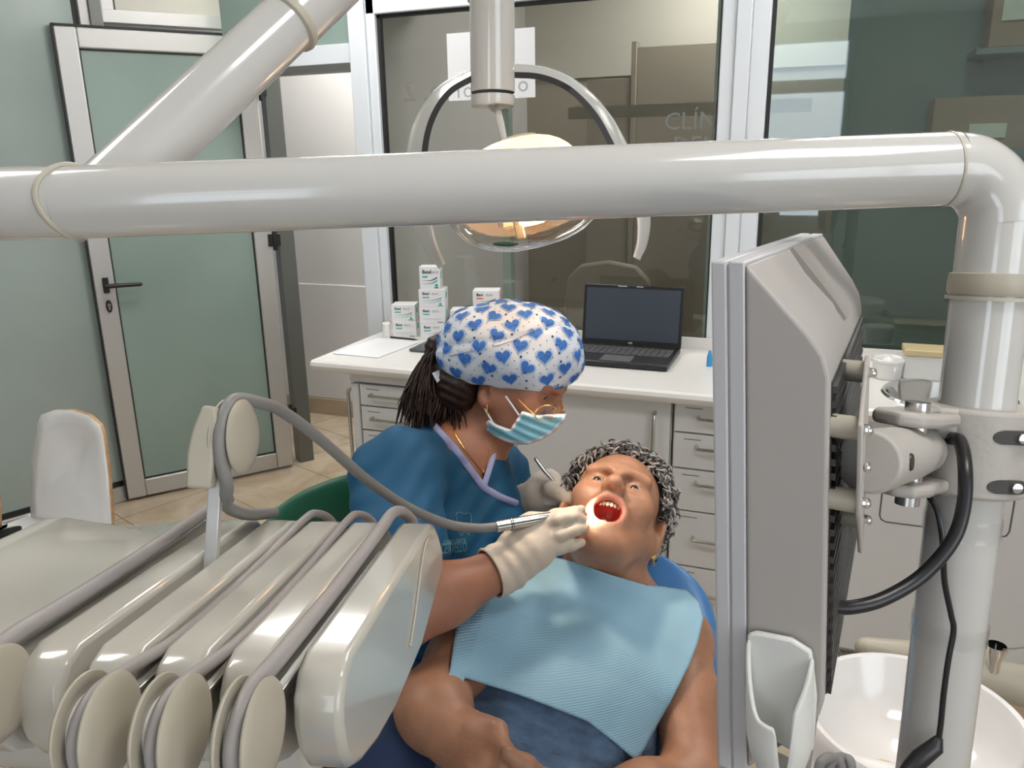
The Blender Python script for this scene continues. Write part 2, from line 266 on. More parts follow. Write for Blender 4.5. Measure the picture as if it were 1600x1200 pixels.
# glazed wall behind the worktop: frames
def frame_mb(x0, x1, z0, z1, y, bw, dep):
    return MB().box((x0, y-dep, z0), (x0+bw, y+dep, z1)).box((x1-bw, y-dep, z0), (x1, y+dep, z1)).box((x0+bw, y-dep, z1-bw), (x1-bw, y+dep, z1))
YW = 3.03
mb = MB().box((-1.84, YW-.045, .0), (-1.765, YW+.03, 2.75)).box((-1.765, YW-.03, .87), (-1.725, YW+.03, 2.215)).box((-1.765, YW-.03, 2.125), (-.40, YW+.03, 2.215)).box((-1.765, YW-.03, 2.215), (-.40, YW+.03, 2.75))
struct('trim_8', mb, M['white_alu'], bevel=.004)
mb = MB().box((-.385, YW-.03, .87), (-.335, YW+.03, 2.75)).box((-.335, YW-.045, .87), (-.285, YW+.03, 2.75)).box((-.285, YW-.038, .87), (-.225, YW+.03, 2.75))
struct('trim_9', mb, M['white_alu'], bevel=.004)
struct('trim_10', MB().box((-1.725, YW-.012, .87), (-1.712, YW+.012, 2.125)).box((-1.725, YW-.012, 2.113), (-.385, YW+.012, 2.125)).box((-.392, YW-.012, .87), (-.385, YW+.012, 2.125)).box((-.225, YW-.012, .8), (-.212, YW+.012, 2.75)), M['rubber'])
struct('window_1', MB().box((-1.725, YW-.004, .87), (-.385, YW+.004, 2.125)), M['glass'])
struct('window_2', MB().box((-.225, YW-.004, .82), (2.2, YW+.004, 2.75)), M['glassd'])
struct('wall_sill', MB().box((-1.84, YW-.03, 0), (2.2, YW+.06, .82)), M['wall'])
# the reception hall seen through the glass
struct('wall_hall', MB().box((-1.78, 4.9, 0), (2.2, 5.0, 2.75)), M['hwall'])
struct('trim_11', MB().box((-1.78, 4.88, 2.02), (.55, 4.9, 2.75)), M['hbeige'])
struct('trim_12', MB().box((-1.78, 3.5, 2.25), (-1.1, 3.55, 2.75)).box((-1.40, 3.5, .0), (-1.36, 3.55, 2.25)), M['hgreen'])
struct('wall_hall_side', MB().box((-.06, 3.10, 0), (2.2, 3.62, .6)).box((.02, 3.62, 0), (2.2, 3.70, 2.75)), M['hdark'])
mb = MB().box((-1.02, 4.55, 0), (-.42, 4.6, 2.13)).box((-1.30, 4.56, 0), (-1.05, 4.6, 1.98)).box((-1.05, 4.54, 0), (-1.02, 4.62, 2.16)).box((-.42, 4.54, 0), (-.39, 4.62, 2.2)); t = struct('door_2', mb, M['hbrown'], bevel=.004)
struct('trim_13', MB().box((-.52, 3.9, 0), (-.36, 3.93, 2.5)), M['hgreen'])
struct('trim_14', MB().box((-1.2, 3.88, 1.745), (-.1, 3.90, 1.80)), M['hbrown'])
# things in the hall
t = thing('carton_box', 'brown carton seen through the right glass behind the bent tube', 'box', (.55, 3.45, 1.6))
MB().box((.33, 3.40, 1.576), (.80, 3.58, 1.757)).build('carton', mat('brown_card', (.30, .20, .13), .7), t, bevel=.003); MB().box((.45, 3.392, 1.615), (.567, 3.399, 1.664)).build('paper_label', M['cream_pane'], t)
t = thing('carton_box', 'upper brown carton at the top right corner behind glass', 'box', (.6, 3.45, 2.0))
MB().box((.475, 3.40, 1.916), (.9, 3.58, 2.2)).build('carton', mat('brown_card_upper', (.32, .21, .14), .7), t, bevel=.003); MB().box((.505, 3.392, 2.0), (.70, 3.399, 2.1)).build('paper_label', M['cream_pane'], t)
struct('trim_15', MB().box((.31, 3.39, 1.555), (2.0, 3.615, 1.575)).box((.44, 3.39, 1.895), (2.0, 3.615, 1.915)), M['hdark'])
# visitor chair in the hall: only its rounded back shows
t = thing('visitor_chair', 'dark rounded chair back seen through the middle window', 'chair', (-1.05, 4.1, 0))
pr = [(-.22, .45), (.22, .45), (.24, .8), (.22, .95), (.15, 1.02), (0, 1.045), (-.15, 1.02), (-.22, .95), (-.24, .8)]
MB().prism(pr, (-1.05, 4.1, 0), X_, Z_, Y_, 0, .05).build('backrest', M['hbrown'], t, bevel=.015, seg=3); MB().box((-1.29, 3.66, .42), (-.81, 4.12, .48)).build('seat', M['hbrown'], t, bevel=.02)
for sx in (-1.26, -.86):
    for sy in (3.7, 4.08): MB().box((sx, sy, 0), (sx+.03, sy+.03, .42)).build('leg', M['steel'], t)
# sign sheet and lettering on the middle glass (read from behind)
sg = thing('paper_sign', 'white paper sheet stuck on the middle window behind the lamp', 'sign', (-1.2, YW+.006, 1.9))
p0, p1 = onY(700, 60, YW+.006), onY(838, 150, YW+.006)
MB().box((p0[0], YW-.0060, p1[2]-.005), (p1[0], YW-.0046, p0[2]+.015)).build('sheet', M['paper'], sg)
mb = MB()
for tx, px, py, sz in (('o', 828, 143, .085), ('o', 742, 152, .085), ('r', 722, 153, .085)):
    q = onY(px, py, YW+.0045); text_mesh(tx, sz, (q[0], YW-.0063, q[2]), -X_, Z_, mb, extrude=.0003)
mb.build('lettering', M['tgrey'], sg)
mb = MB(); q = onY(702, 156, YW-.005); text_mesh('sa, 2', .11, (q[0], YW-.0052, q[2]), -X_, Z_, mb, extrude=.0003)
tag(mb.build('window_lettering', mat('etched_letters', (.17, .155, .135), .7)), 'faint mirrored address lettering on left part of the middle window', 'lettering')
mb = MB(); q = onY(1037, 203, YW-.005); text_mesh('CLÍN', .085, (q[0], YW-.0052, q[2]), X_, Z_, mb, extrude=.0003); q = onY(1050, 240, YW-.005); text_mesh('DENT', .085, (q[0], YW-.0052, q[2]), X_, Z_, mb, extrude=.0003)
tag(mb.build('window_lettering', mat('etched_letters_grey', (.17, .18, .165), .7)), 'faint grey lettering on right edge of the middle window', 'lettering')

# ------------------------------------------------------------------ worktop and cabinets
YF = 2.46
mb = MB()
prof = [(0, 0), (0, -.035), (.008, -.04), (.64, -.04), (.64, 0), (.012, 0)]
mb.prism([(y_, z_) for y_, z_ in [(.0, -.018), (.004, -.030), (.014, -.040), (.61, -.040), (.61, 0), (.014, 0), (.004, -.006)]], (-1.725, 2.385, .87), Y_, Z_, X_, 0, 1.905)
mb.prism([(y_, z_) for y_, z_ in [(.0, -.018), (.004, -.030), (.014, -.040), (.61, -.040), (.61, 0), (.014, 0), (.004, -.006)]], (.60, 2.385, .87), Y_, Z_, X_, 0, 1.575)
mb.prism([(.0, -.018), (.004, -.030), (.014, -.040), (.024, -.040), (.024, 0), (.014, 0), (.004, -.006)], (.18, 2.385, .87), Y_, Z_, X_, 0, .42)
NS = 64; hc_ = np.array([.385, 2.60]); rc_ = []
for k in range(NS):
    c_, s_ = math.cos(2*PI*k/NS), math.sin(2*PI*k/NS); tt = min(((.60 if c_ > 0 else .18)-hc_[0])/c_ if abs(c_) > 1e-9 else 9, ((2.995 if s_ > 0 else 2.409)-hc_[1])/s_ if abs(s_) > 1e-9 else 9); rc_.append(hc_+tt*np.array([c_, s_]))
for cx__, cy__ in ((.60, 2.995), (.18, 2.995), (.60, 2.409), (.18, 2.409)):
    k_ = min(range(NS), key=lambda q: np.hypot(rc_[q][0]-cx__, rc_[q][1]-cy__)); rc_[k_] = np.array([cx__, cy__])
ri_ = [hc_+.176*np.array([math.cos(2*PI*k/NS), math.sin(2*PI*k/NS)]) for k in range(NS)]
vs_ = [(p[0], p[1], z_) for z_ in (.87, .83) for R__ in (rc_, ri_) for p in R__]
mb.add(vs_, [f for k in range(NS) for f in ((k, (k+1) % NS, NS+(k+1) % NS, NS+k), (2*NS+k, 3*NS+k, 3*NS+(k+1) % NS, 2*NS+(k+1) % NS), (NS+k, NS+(k+1) % NS, 3*NS+(k+1) % NS, 3*NS+k))], 0, False)
mb.box((-1.725, 2.975, .87), (2.175, 2.995, .912))
wt = tag(mb.build('worktop', M['top'], bevel=.003), 'long white worktop with rounded front edge under the windows', 'worktop')
def cabinet(label, x0, x1, z0=.03, z1=.79, grp=None):
    t = thing('cabinet', label, 'cabinet', ((x0+x1)/2, YF, 0))
    MB().box((x0, YF+.022, z0), (x1, 2.95, z1)).box((x0+.02, YF+.06, 0), (x1-.02, 2.95, z0)).build('body', M['lam'], t, bevel=.002)
    return t
def bar(mb, p, q, out, r=.0055):
    p, q, out = map(np.array, (p, q, out)); k = (q-p)/np.linalg.norm(q-p)
    c = .014
    pts = [p, p+out*.6, p+out*.9+k*c*.3, p+out+k*c, q+out-k*c, q+out*.9-k*c*.3, q+out*.6, q]
    mb.tube(pts, r, 10)
def drawers(t, x0, x1, zs, hx, hlen, slots=()):
    for z0, z1 in zs:
        d = MB().box((x0+.003, YF, z0+.003), (x1-.003, YF+.021, z1-.003)).build('drawer', M['lam'], t, bevel=.0015)
        if slots: MB().box((x0+slots[0], YF-.0006, z1-.022), (x0+slots[1], YF+.002, z1-.0195)).build('label_slot', M['gap'], d)
        mb = MB(); zz = z1-.042 if z1-z0 > .12 else (z0+z1)/2+.005
        if z1-z0 > .15: zz = (z0+z1)/2+.01
        bar(mb, (hx, YF, zz), (hx+hlen, YF, zz), (0, -.03, 0)); mb.build('handle', M['steel'], d)
t = thing('cabinet', 'white drawer cabinet at the free left end of worktop', 'cabinet', (-1.3, YF, 0))
MB().box((-1.575, YF+.022, .03), (-.965, 2.95, .775)).box((-1.605, YF, .01), (-1.577, 2.95, .775)).box((-1.605, YF-.006, .785), (-.965, 2.96, .815)).box((-1.59, YF+.03, .775), (-.98, 2.94, .785)).build('body', M['lam'], t, bevel=.002)
MB().box((-1.577, YF+.002, .05), (-1.572, YF+.03, .775)).build('edge_strip', M['alu'], t)
zl = [.779, .692, .597, .506, .415, .30, .05]
drawers(t, -1.571, -.965, [(zl[i+1], zl[i]) for i in range(6)], -1.517, .17, (.03, .085))
mb = MB(); bar(mb, (-1.605, YF+.02, .745), (-1.605, YF+.02, .30), (-.028, 0, 0), .007); mb.build('towel_bar', M['steel'], t)
t = cabinet('white cupboard with a vertical bar handle between drawer cabinets', -.962, -.412, z1=.826)
d = MB().box((-.945, YF, .045), (-.665 if 0 else -.415, YF+.021, .822)).build('door', M['lam'], t, bevel=.002); MB().box((-.962, YF+.002, .03), (-.947, YF+.03, .826)).build('side_panel', M['lam'], t)
mb = MB(); bar(mb, (-.463, YF, .775), (-.463, YF, .50), (0, -.03, 0), .0065); mb.build('handle', M['steel'], d)
t = cabinet('white drawer cabinet right of cupboard behind the monitor', -.408, .02, z1=.826)
drawers(t, -.404, .016, [(.717, .822), (.594, .717), (.446, .594), (.245, .446), (.05, .245)], -.325, .22, (.035, .09))
t = cabinet('white sink cabinet behind the tubular post', .024, 2.1, z1=.74)
MB().box((.026, YF, .045), (2.1, YF+.021, .822)).build('front_panel', M['lam'], t, bevel=.002)
rr = [(x, z) for x, z in [(.225, .80), (.225, .52), (.23, .507), (.243, .50), (.545, .50), (.56, .505), (.566, .52), (.566, .80)]]
mb = MB(); mb.tube([(x, YF-.0005, z) for x, z in rr], .0022, 6); fl = mb.build('flap_outline', M['gap'], t)
# sink
sk = thing('sink', 'round stainless steel sink set in the worktop', 'sink', (.39, 2.6, .87))
MB().lathe([(.185, .001), (.180, .006), (.172, .004), (.166, -.006), (.158, -.05), (.12, -.10), (.03, -.112), (0, -.112)], (.385, 2.60, .87), n=48).build('bowl', M['chrome'], sk)
mb = MB(); mb.tube(spline([(.50, 2.83, .87), (.50, 2.83, 1.02), (.49, 2.80, 1.06), (.46, 2.72, 1.07), (.45, 2.69, 1.03)], 6), .011, 12); mb.build('faucet', M['chrome'], sk)
t = thing('tub', 'round white plastic tub with lid beside the sink', 'tub', (.225, 2.75, .87))
MB().lathe([(0, .0), (.040, 0), (.043, .004), (.046, .052), (.050, .054), (.050, .062)], (.225, 2.765, .871), n=32).build('body', M['whitep'], t)
MB().lathe([(.050, .062), (.047, .066), (.044, .062), (.02, .060), (.012, .066), (.008, .072), (0, .073)], (.225, 2.765, .871), n=32).build('lid', M['whitep'], t)
MB().box((.155, 2.76, .925), (.166, 2.77, .937)).box((.158, 2.762, .871), (.163, 2.768, .926)).build('tab', M['red'], t, bevel=.002, label='small red tab')
t = thing('dispenser_box', 'white box with tan lid standing behind the sink', 'box', (.37, 2.78, .87))
MB().box((.272, 2.765, .871), (.47, 2.86, .947)).build('body', M['holderw'], t, bevel=.003); MB().box((.268, 2.76, .947), (.474, 2.865, .967)).build('lid', M['tan'], t, bevel=.003, label='tan lid'); MB().ell((.435, 2.758, .945), (.013, .006, .006)).build('latch', M['whitep'], t)
tag(MB().lathe([(0, 0), (.010, 0), (.010, .03), (.004, .055), (0, .056)], (-.335, 2.74, .871), n=16).build('bottle', M['bluep']), 'small blue capped bottle peeping out beside the monitor', 'bottle')
# papers, pen, tablet
mb = MB(); A4 = [(-1.70, 2.50), (-1.50, 2.492), (-1.472, 2.775), (-1.672, 2.783)]
mb.prism(A4, (0, 0, .871), X_, Y_, Z_, 0, .0025); t = tag(mb.build('paper_sheets', M['paper']), 'stack of white paper sheets at left end of worktop', 'paper')
mb = MB().tube([(-1.615, 2.79, .879), (-1.50, 2.782, .879)], .004, 10).tube([(-1.50, 2.782, .879), (-1.485, 2.781, .879)], [.003, .001], 10); o = tag(mb.build('pen', M['black']), 'black pen lying at the foot of the carton stack', 'pen')
t = thing('tablet', 'dark grey tablet lying flat behind the patterned cap', 'tablet', (-1.3, 2.7, .87))
MB().box((-1.44, 2.62, .871), (-1.14, 2.80, .882)).build('body', M['grey'], t, bevel=.003); MB().box((-1.43, 2.63, .8815), (-1.15, 2.79, .8825)).build('screen', M['screen'], t)
# laptop
t = thing('laptop', 'open black laptop with dark screen on the worktop', 'laptop', (-.65, 2.75, .87))
LC = lambda p: (p[0]+.03*(p[1]-2.62)/.27*-.15, p[1], p[2])
bs = MB().box((-.835, 2.615, .873), (-.458, 2.885, .892)).build('base', M['black'], t, bevel=.004)
mb = MB()
for r in range(5):
    for c in range(15): x = -.82+c*.0232; y = 2.73+r*.0235; mb.box((x, y, .8918), (x+.0195, y+.0195, .8935))
mb.build('keyboard', M['grey'], bs); MB().box((-.70, 2.63, .8915), (-.59, 2.715, .8925)).build('touchpad', M['grey'], bs)
la = unit([0, .16, 1.]); ln = unit([0, -1, .16])
def lb(p): return np.array([-.835, 2.883, .889])+X_*p[0]+la*p[2]+ln*p[1]
ld = MB().box((0, -.006, 0), (.377, 0, .225), fr=lb).build('lid', M['black'], t, bevel=.003)
MB().box((.012, -.001, .02), (.365, .0008, .212), fr=lb).build('screen', M['screen'], ld)
mb = MB(); text_mesh('MSI', .010, lb((.1885, .0012, .007)), X_, la, mb, align='CENTER', bold=.0006); mb.build('emblem', M['tgrey'], ld)
MB().box((.13, 0, .218), (.165, .0008, .222), fr=lb).box((.2, 0, .218), (.225, .0008, .222), fr=lb).build('webcam', M['tgrey'], ld)
tag(MB().box((-.853, 2.66, .8705), (-.8365, 2.668, .878)).tube([(-.853, 2.664, .874), (-1.0, 2.70, .872)], .002, 8).build('cable', M['paper']), 'short white plug lead at left side of the laptop', 'cable')
# cartons: one mesh of print per colour, copies share it
def carton(w, h, d, colr, dots=True):
    pm = MB(); u, v = X_, Z_
    text_mesh('Bexi', h*.23, (w*.14, -.0006, h*.70), u, v, pm, 0, .0002, bold=h*.006); text_mesh('dent', h*.23, (w*.49, -.0006, h*.70), u, v, pm, 2, .0002)
    pm.box((w*.14, -.0008, h*.52), (w*.40, .0, h*.59), 1)
    if dots:
        for rw, mi in ((0, 0), (1, 1)):
            for k in range(14):
                x = w*(.14+.70*k/13); z = h*(.38-.13*rw+.16*((k-5)/9.)**2*(1 if k > 3 else .3)); r = h*(.008+.0018*k)
                pm.add([(x-r, -.0007, z-r), (x+r, -.0007, z-r), (x+r, -.0007, z+r), (x-r, -.0007, z+r)], [(0, 1, 2, 3)], mi)
        pm.lathe([(0, 0), (h*.075, 0)], (w*.82, -.0007, h*.17), (0, -1, 0), 16, 1)
    else: pm.box((w*.14, -.0007, h*.26), (w*.84, 0, h*.275), 2)
    pm.box((w*.70, -.0007, h*.05), (w*.92, 0, h*.085), 0)
    pm.box((w, d*.35, h*.45), (w+.0007, d*.6, h*.75), 1)
    return pm
def box_at(x, y, z, w, h, d, key, label, rz=0., dots=True):
    t = thing('toothcare_carton', label, 'carton', (0, 0, 0), 'small cartons stacked at the window')
    b = MB().box((0, 0, 0), (w, d, h)).build('carton', M['carton'], t, bevel=.001)
    p = carton(w, h, d, key, dots).build('print', [M['ink'], M[key], M['tgrey']], t)
    t.location = (x, y, z); t.rotation_euler = (0, 0, rz)
cw, ch, cd = .098, .066, .085; zc = .8705; rz = .30
bx = lambda px, py, y: onY(px, py, y)[0]
x = bx(614, 520, 2.83)
box_at(x, 2.83, zc, cw, ch, cd, 'green', 'white carton with grey print, lower one of left pair', rz, False)
box_at(x-.003, 2.832, zc+.0665, cw, ch, cd, 'green', 'white carton with green dot, upper one of left pair', rz)
x = bx(657, 520, 2.82)
box_at(x, 2.82, zc, .105, ch, cd, 'teal', 'white teal-print carton at the bottom of the tall stack', rz)
box_at(x-.002, 2.822, zc+.0665, .105, ch, cd, 'teal', 'white teal-bar carton second from bottom in the tall stack', rz, False)
box_at(x-.002, 2.824, zc+.133, .105, .07, cd, 'teal', 'white teal-print carton third from bottom in the tall stack', rz)
box_at(x+.002, 2.83, zc+.2035, .082, .09, .065, 'green', 'smallest white carton topping the tall stack', rz)
x = bx(704, 520, 2.84)
box_at(x, 2.84, zc, .094, .055, cd, 'pink', 'white carton under the pink print carton', rz, False)
box_at(x, 2.842, zc+.0555, .094, ch, cd, 'pink', 'white carton with pink print between the two taller stacks', rz)
x = bx(739, 500, 2.86)
for k, (dts, l) in enumerate(((False, 'white carton at the foot of the orange print stack'), (False, 'white carton under the orange print carton'), (True, 'white carton with orange print and open flap, topmost of right stack'))):
    box_at(x, 2.86+.002*k, zc+k*.067, .105, .0665, cd, 'orange', l, rz, dts)
tag(MB().lathe([(0, 0), (.018, 0), (.018, .055), (.014, .06), (0, .06)], (-1.655, 2.83, .871), n=20).build('tub', M['whitep']), 'small white pot left of the carton pair', 'tub')

# ------------------------------------------------------------------ chairs on the left and the green stool
def shell_chair(base, rot, label):
    t = thing('side_chair', label, 'chair', (base[0], base[1], 0), 'white shell chairs at the partition')
    c, s_ = math.cos(rot), math.sin(rot)
    def fr(p): return (base[0]+c*p[0]-s_*p[1], base[1]+s_*p[0]+c*p[1], p[2])
    # back outline (x, z) facing local -y
    pr = [(-.185, .42), (.185, .42), (.19, .50), (.178, .64), (.152, .765), (.135, .795), (.08, .815), (0, .822), (-.08, .815), (-.135, .795), (-.152, .765), (-.178, .64), (-.19, .50)]
    def curve(x, z): return .022*(x/.2)**2*-1 + (z-.42)*.16
    n = len(pr); ctr = (0, .64)
    def layer(off, sc=1.): return [fr((x*sc, curve(x, z)+off, ctr[1]+(z-ctr[1])*sc)) for x, z in pr]
    f0, f1, f2 = layer(0), layer(.012), layer(.0)
    mb = MB(); mb.add(f0+f1, [(i, (i+1) % n, n+(i+1) % n, n+i) for i in range(n)], 1)
    rings = [layer(0, k) for k in (1, .75, .5, .25)]; vs = sum(rings, [])+[fr((0, curve(0, .64), .64))]
    fs = [(r*n+i, r*n+(i+1) % n, (r+1)*n+(i+1) % n, (r+1)*n+i) for r in range(3) for i in range(n)]+[(3*n+i, 3*n+(i+1) % n, 4*n) for i in range(n)]
    mb.add(vs, fs, 0)
    rings = [layer(.012, k) for k in (1, .75, .5, .25)]; vs = sum(rings, [])+[fr((0, curve(0, .64)+.012, .64))]; mb.add(vs, fs, 0)
    mb.build('backrest', [M['whitep'], M['wood']], t, ang=180)
    pr2 = [(-.2, -.40), (.2, -.40), (.22, -.3), (.21, 0), (.19, .02), (-.19, .02), (-.21, 0), (-.22, -.3)]
    m2 = MB(); n2 = len(pr2); m2.add([fr((x, y, .44)) for x, y in pr2]+[fr((x, y, .452)) for x, y in pr2], [tuple(range(n2))[::-1], tuple(range(n2, 2*n2))]+[(i, (i+1) % n2, n2+(i+1) % n2, n2+i) for i in range(n2)]); m2.build('seat', M['whitep'], t, bevel=.003)
    for sx in (-1, 1):
        for y0, y1 in ((-.34, -.38), (-.03, .05)): MB().tube([fr((sx*.17, y0, .44)), fr((sx*.20, y1, .003))], .010, 10).build('leg', M['steel'], t)
cb = onZ(112, 655, .85)
shell_chair((-2.20, 1.70), math.radians(-3), 'white plywood-edged chair before the frosted partition, fully in view')
cb2 = onZ(-46, 700, .80)
shell_chair((-2.595, 1.62), math.radians(-3), 'white chair cut off by left edge of picture, only its wooden edge showing')
mb = MB()
for k in range(4): mb.tube(spline([at(-20, 838+5*k, 1.75), at(15, 826+3*k, 1.75), at(32, 824+2*k, 1.77), at(20, 834, 1.8)], 6), .003, 8)
tag(mb.build('cable', M['rubber']), 'thin dark wires looped behind the white tray at left edge', 'cable')
t = thing('operator_stool', 'green upholstered stool behind the person in scrubs', 'stool', (-.80, 1.27, 0))
bp = [at(442, 806, 1.62), at(470, 782, 1.64), at(510, 768, 1.66), at(560, 765, 1.70), at(610, 775, 1.76)]
mb = MB(); rows = []
gc = np.array([-.77, 1.27])
mb = MB(); vs = []; fs = []; NA = 20
for i in range(NA+1):
    a_ = math.radians(95+150*i/NA); ed = 1-abs(2*i/NA-1)**6
    for k in range(12):
        b_ = 2*PI*k/12; rr_ = .225+.022*math.cos(b_)*ed; z_ = .795+(.115*ed+.01)*math.sin(b_)*(1 if math.sin(b_) < 0 else .9)
        vs.append((gc[0]+rr_*math.cos(a_), gc[1]+rr_*1.1*math.sin(a_), z_))
for i in range(NA):
    for k in range(12): fs.append((i*12+k, i*12+(k+1) % 12, (i+1)*12+(k+1) % 12, (i+1)*12+k))
mb.add(vs, fs); mb.build('backrest', M['greenup'], t, subd=1)
MB().lathe([(0, .0), (.17, 0), (.19, .02), (.19, .05), (.17, .07), (0, .075)], (gc[0]+.02, gc[1], .50)).build('seat', M['greenup'], t)
MB().lathe([(.028, 0), (.028, .2), (.018, .2), (.018, .42)], (gc[0], gc[1], .09)).build('column', M['chrome'], t)
MB().tube([(gc[0]-.15, gc[1], .50), (gc[0]-.23, gc[1], .55), (gc[0]-.235, gc[1], .75)], .011).build('back_bracket', M['chrome'], t)
for k in range(5):
    a_ = 2*PI*k/5; d_ = np.array([math.cos(a_), math.sin(a_), 0]); c0 = np.array([gc[0], gc[1], 0])
    lg = MB().tube([c0+Z_*.10, c0+d_*.27+Z_*.065], [.022, .014]).build('leg', M['steel'], t); MB().lathe([(0, -.012), (.025, -.012), (.028, 0), (.025, .012), (0, .012)], c0+d_*.27+Z_*.03, np.cross(d_, Z_), 16).build('caster', M['black'], lg)
# ------------------------------------------------------------------ tubular support arm
t = thing('support_arm', 'thick pale tubular arm crossing the picture with its bent post', 'support arm', at(1457, 1200, .80))
ra = .0323
L0, L1 = at(-260, 323, .72), at(1488, 264, .72)
MB().tube([L0, at(104, 317, .72)], ra, 40).build('tube_end', M['tube'], t)
MB().tube([at(104, 317, .72), L1], ra, 40).build('horizontal_tube', M['tube'], t)
g0, gd = at(113, 316, .72), unit(L1-L0); gw = unit(-FW)
mb = MB(); R1 = ra*1.006; e1 = unit(UP-gd*(UP@gd)); e2 = np.cross(gd, e1)
rg = [g0+e1*math.cos(a_)*R1+e2*math.sin(a_)*R1+gd*(.004*math.cos(a_*2)-.010*max(0, math.sin(a_) if e2@FW < 0 else -math.sin(a_))) for a_ in np.linspace(0, 2*PI, 48)]
mb.tube(rg, .0028, 8); mb.build('gasket', M['seam'], t)
pts = spline([at(1484, 264.3, .72), at(1515, 269, .72), at(1543, 290, .72), at(1560, 322, .72), at(1562, 352, .721)], 10)
MB().tube(pts, ra*1.002, 40).build('elbow', M['tube'], t)
P0, P1 = at(1561, 345, .721), at(1440, 1330, .815)
MB().tube([P0, P1], ra, 40).build('post', M['tube'], t)
pdv = unit(P1-P0)
def on_post(py):
    lo, hi = 0., 1.
    for _ in range(40):
        mid = (lo+hi)/2
        if proj(P0+(P1-P0)*mid)[1] < py: lo = mid
        else: hi = mid
    return P0+(P1-P0)*lo
q = on_post(446); mb = MB().lathe([(ra, -.011), (ra+.003, -.010), (ra+.0035, -.004), (ra+.0035, .006), (ra+.002, .009), (ra, .009)], q, pdv, 40); mb.build('collar', M['ivory'], t, label='cream collar')
MB().lathe([(ra, .010), (ra+.0042, .010), (ra+.0042, .0135), (ra, .0135)], q, pdv, 40).build('gasket', M['seam'], t)
MB().lathe([(ra+.0006, -.0012), (ra+.0009, 0), (ra+.0006, .0012)], at(1478, 264.6, .72), gd, 40).build('seam_ring', M['seam'], t)
D0, D1 = at(170, 300, .765), at(452, 33, .865)
MB().tube([D0, D1], .0312, 40).build('diagonal_tube', M['tube'], t)
dv = unit(D1-D0); MB().tube([D1, D1+dv*.9], .0335, 40).build('upper_tube', M['tube'], t)
MB().lathe([(.031, -.006), (.0348, -.004), (.0358, 0), (.0348, .004), (.033, .005)], D1, dv, 40).build('gasket', M['seam'], t)
for py, tw in ((818, .3), (980, -.25)):
    q = on_post(py); ax = unit(pdv+.25*RT*tw+FW*.1); mb = MB(); mb.lathe([(ra+.0012, -.010), (ra+.0016, -.004), (ra+.0011, .002), (ra+.0018, .010)], q, pdv, 36); mb.build('tape', M['tape'], t, label='clear tape band')
# foot of the post: bends under the chair unit
MB().tube(spline([P1, P1+pdv*.25, P1+pdv*.45+np.array([-.02, .05, 0]), np.array([P1[0]+.05, P1[1]+.25, .25]), np.array([P1[0]+.07, P1[1]+.42, .22])], 8), ra, 32).build('lower_bend', M['tube'], t)

# ------------------------------------------------------------------ monitor on the post
mA = at(1110, 407, .56); mw = at(1262, 372, .90)-mA; mw[2] *= .6; mw = unit(mw); mt_ = unit(np.cross(mw, Z_)); mz = unit(np.cross(mt_, mw)-mt_*.075); WM, HM = .345, .405
def mo(t_, w_, z_): return mA+mt_*t_+mw*w_+mz*z_
t = thing('monitor', 'pale grey monitor seen from the side on the post', 'monitor', mo(.04, .17, -.2))
MB().box((0, 0, -HM), (.0115, WM, 0), fr=lambda p: mo(*p)).build('front_bezel', M['monf'], t, bevel=.002)
MB().box((.0125, 0, -HM), (.0235, WM, 0), fr=lambda p: mo(*p)).box((.010, .002, -HM+.002), (.014, WM-.002, -.002), fr=lambda p: mo(*p)).build('rear_bezel', M['monf'], t, bevel=.0012)
MB().box((-.0012, .02, -HM+.03), (.002, WM-.02, -.02), fr=lambda p: mo(*p)).build('screen', M['screen'], t)
def bo(t_, w_, z_): return mo(.0235+(t_-.0235)*(1-.30*w_/WM), w_, z_)      # the back tapers towards its far side
pp = [(.0235, -.001), (.066, -.046), (.076, -.060), (.080, -.075), (.080, -HM+.085), (.077, -HM+.072), (.069, -HM+.058), (.0235, -HM+.006)]
n = len(pp); mb = MB()
mb.add([bo(a_, 0.001, b_) for a_, b_ in pp]+[bo(a_, WM-.001, b_) for a_, b_ in pp], [tuple(range(n))[::-1], tuple(range(n, 2*n))]+[(i, (i+1) % n, n+(i+1) % n, n+i) for i in range(n)], 0, False)
sh = mb.build('back_shell', M['mon'], t, bevel=.003, seg=3)
mb = MB(); sp_ = [(.0262, -.0019), (.066, -.0449), (.0768, -.0594)]
for lf in (.0016,): mb.add([bo(a_+lf, WM*w_, b_+lf) for a_, b_ in sp_ for w_ in (.45, .62)]+[bo(a_-.003, WM*w_, b_-.003) for a_, b_ in sp_ for w_ in (.45, .62)], [(0, 1, 3, 2), (2, 3, 5, 4), (6, 8, 9, 7), (8, 10, 11, 9), (0, 2, 8, 6), (2, 4, 10, 8), (1, 7, 9, 3), (3, 9, 11, 5), (0, 6, 7, 1), (4, 5, 11, 10)])
mb.build('recessed_strip', mat('monitor_strip', (.30, .275, .25), .6), sh)
mb = MB(); mb.box((.0798, .012, -HM+.085), (.0808, WM-.012, -.080), fr=lambda p: bo(*p))
zz = -.082
while zz > -HM+.09:
    mb.box((.0805, .012, zz-.006), (.0840, WM-.012, zz-.001), fr=lambda p: bo(*p)); zz -= .0105
mb.build('vent_grille', mat('dark_grille', (.035, .033, .031), .45), t)
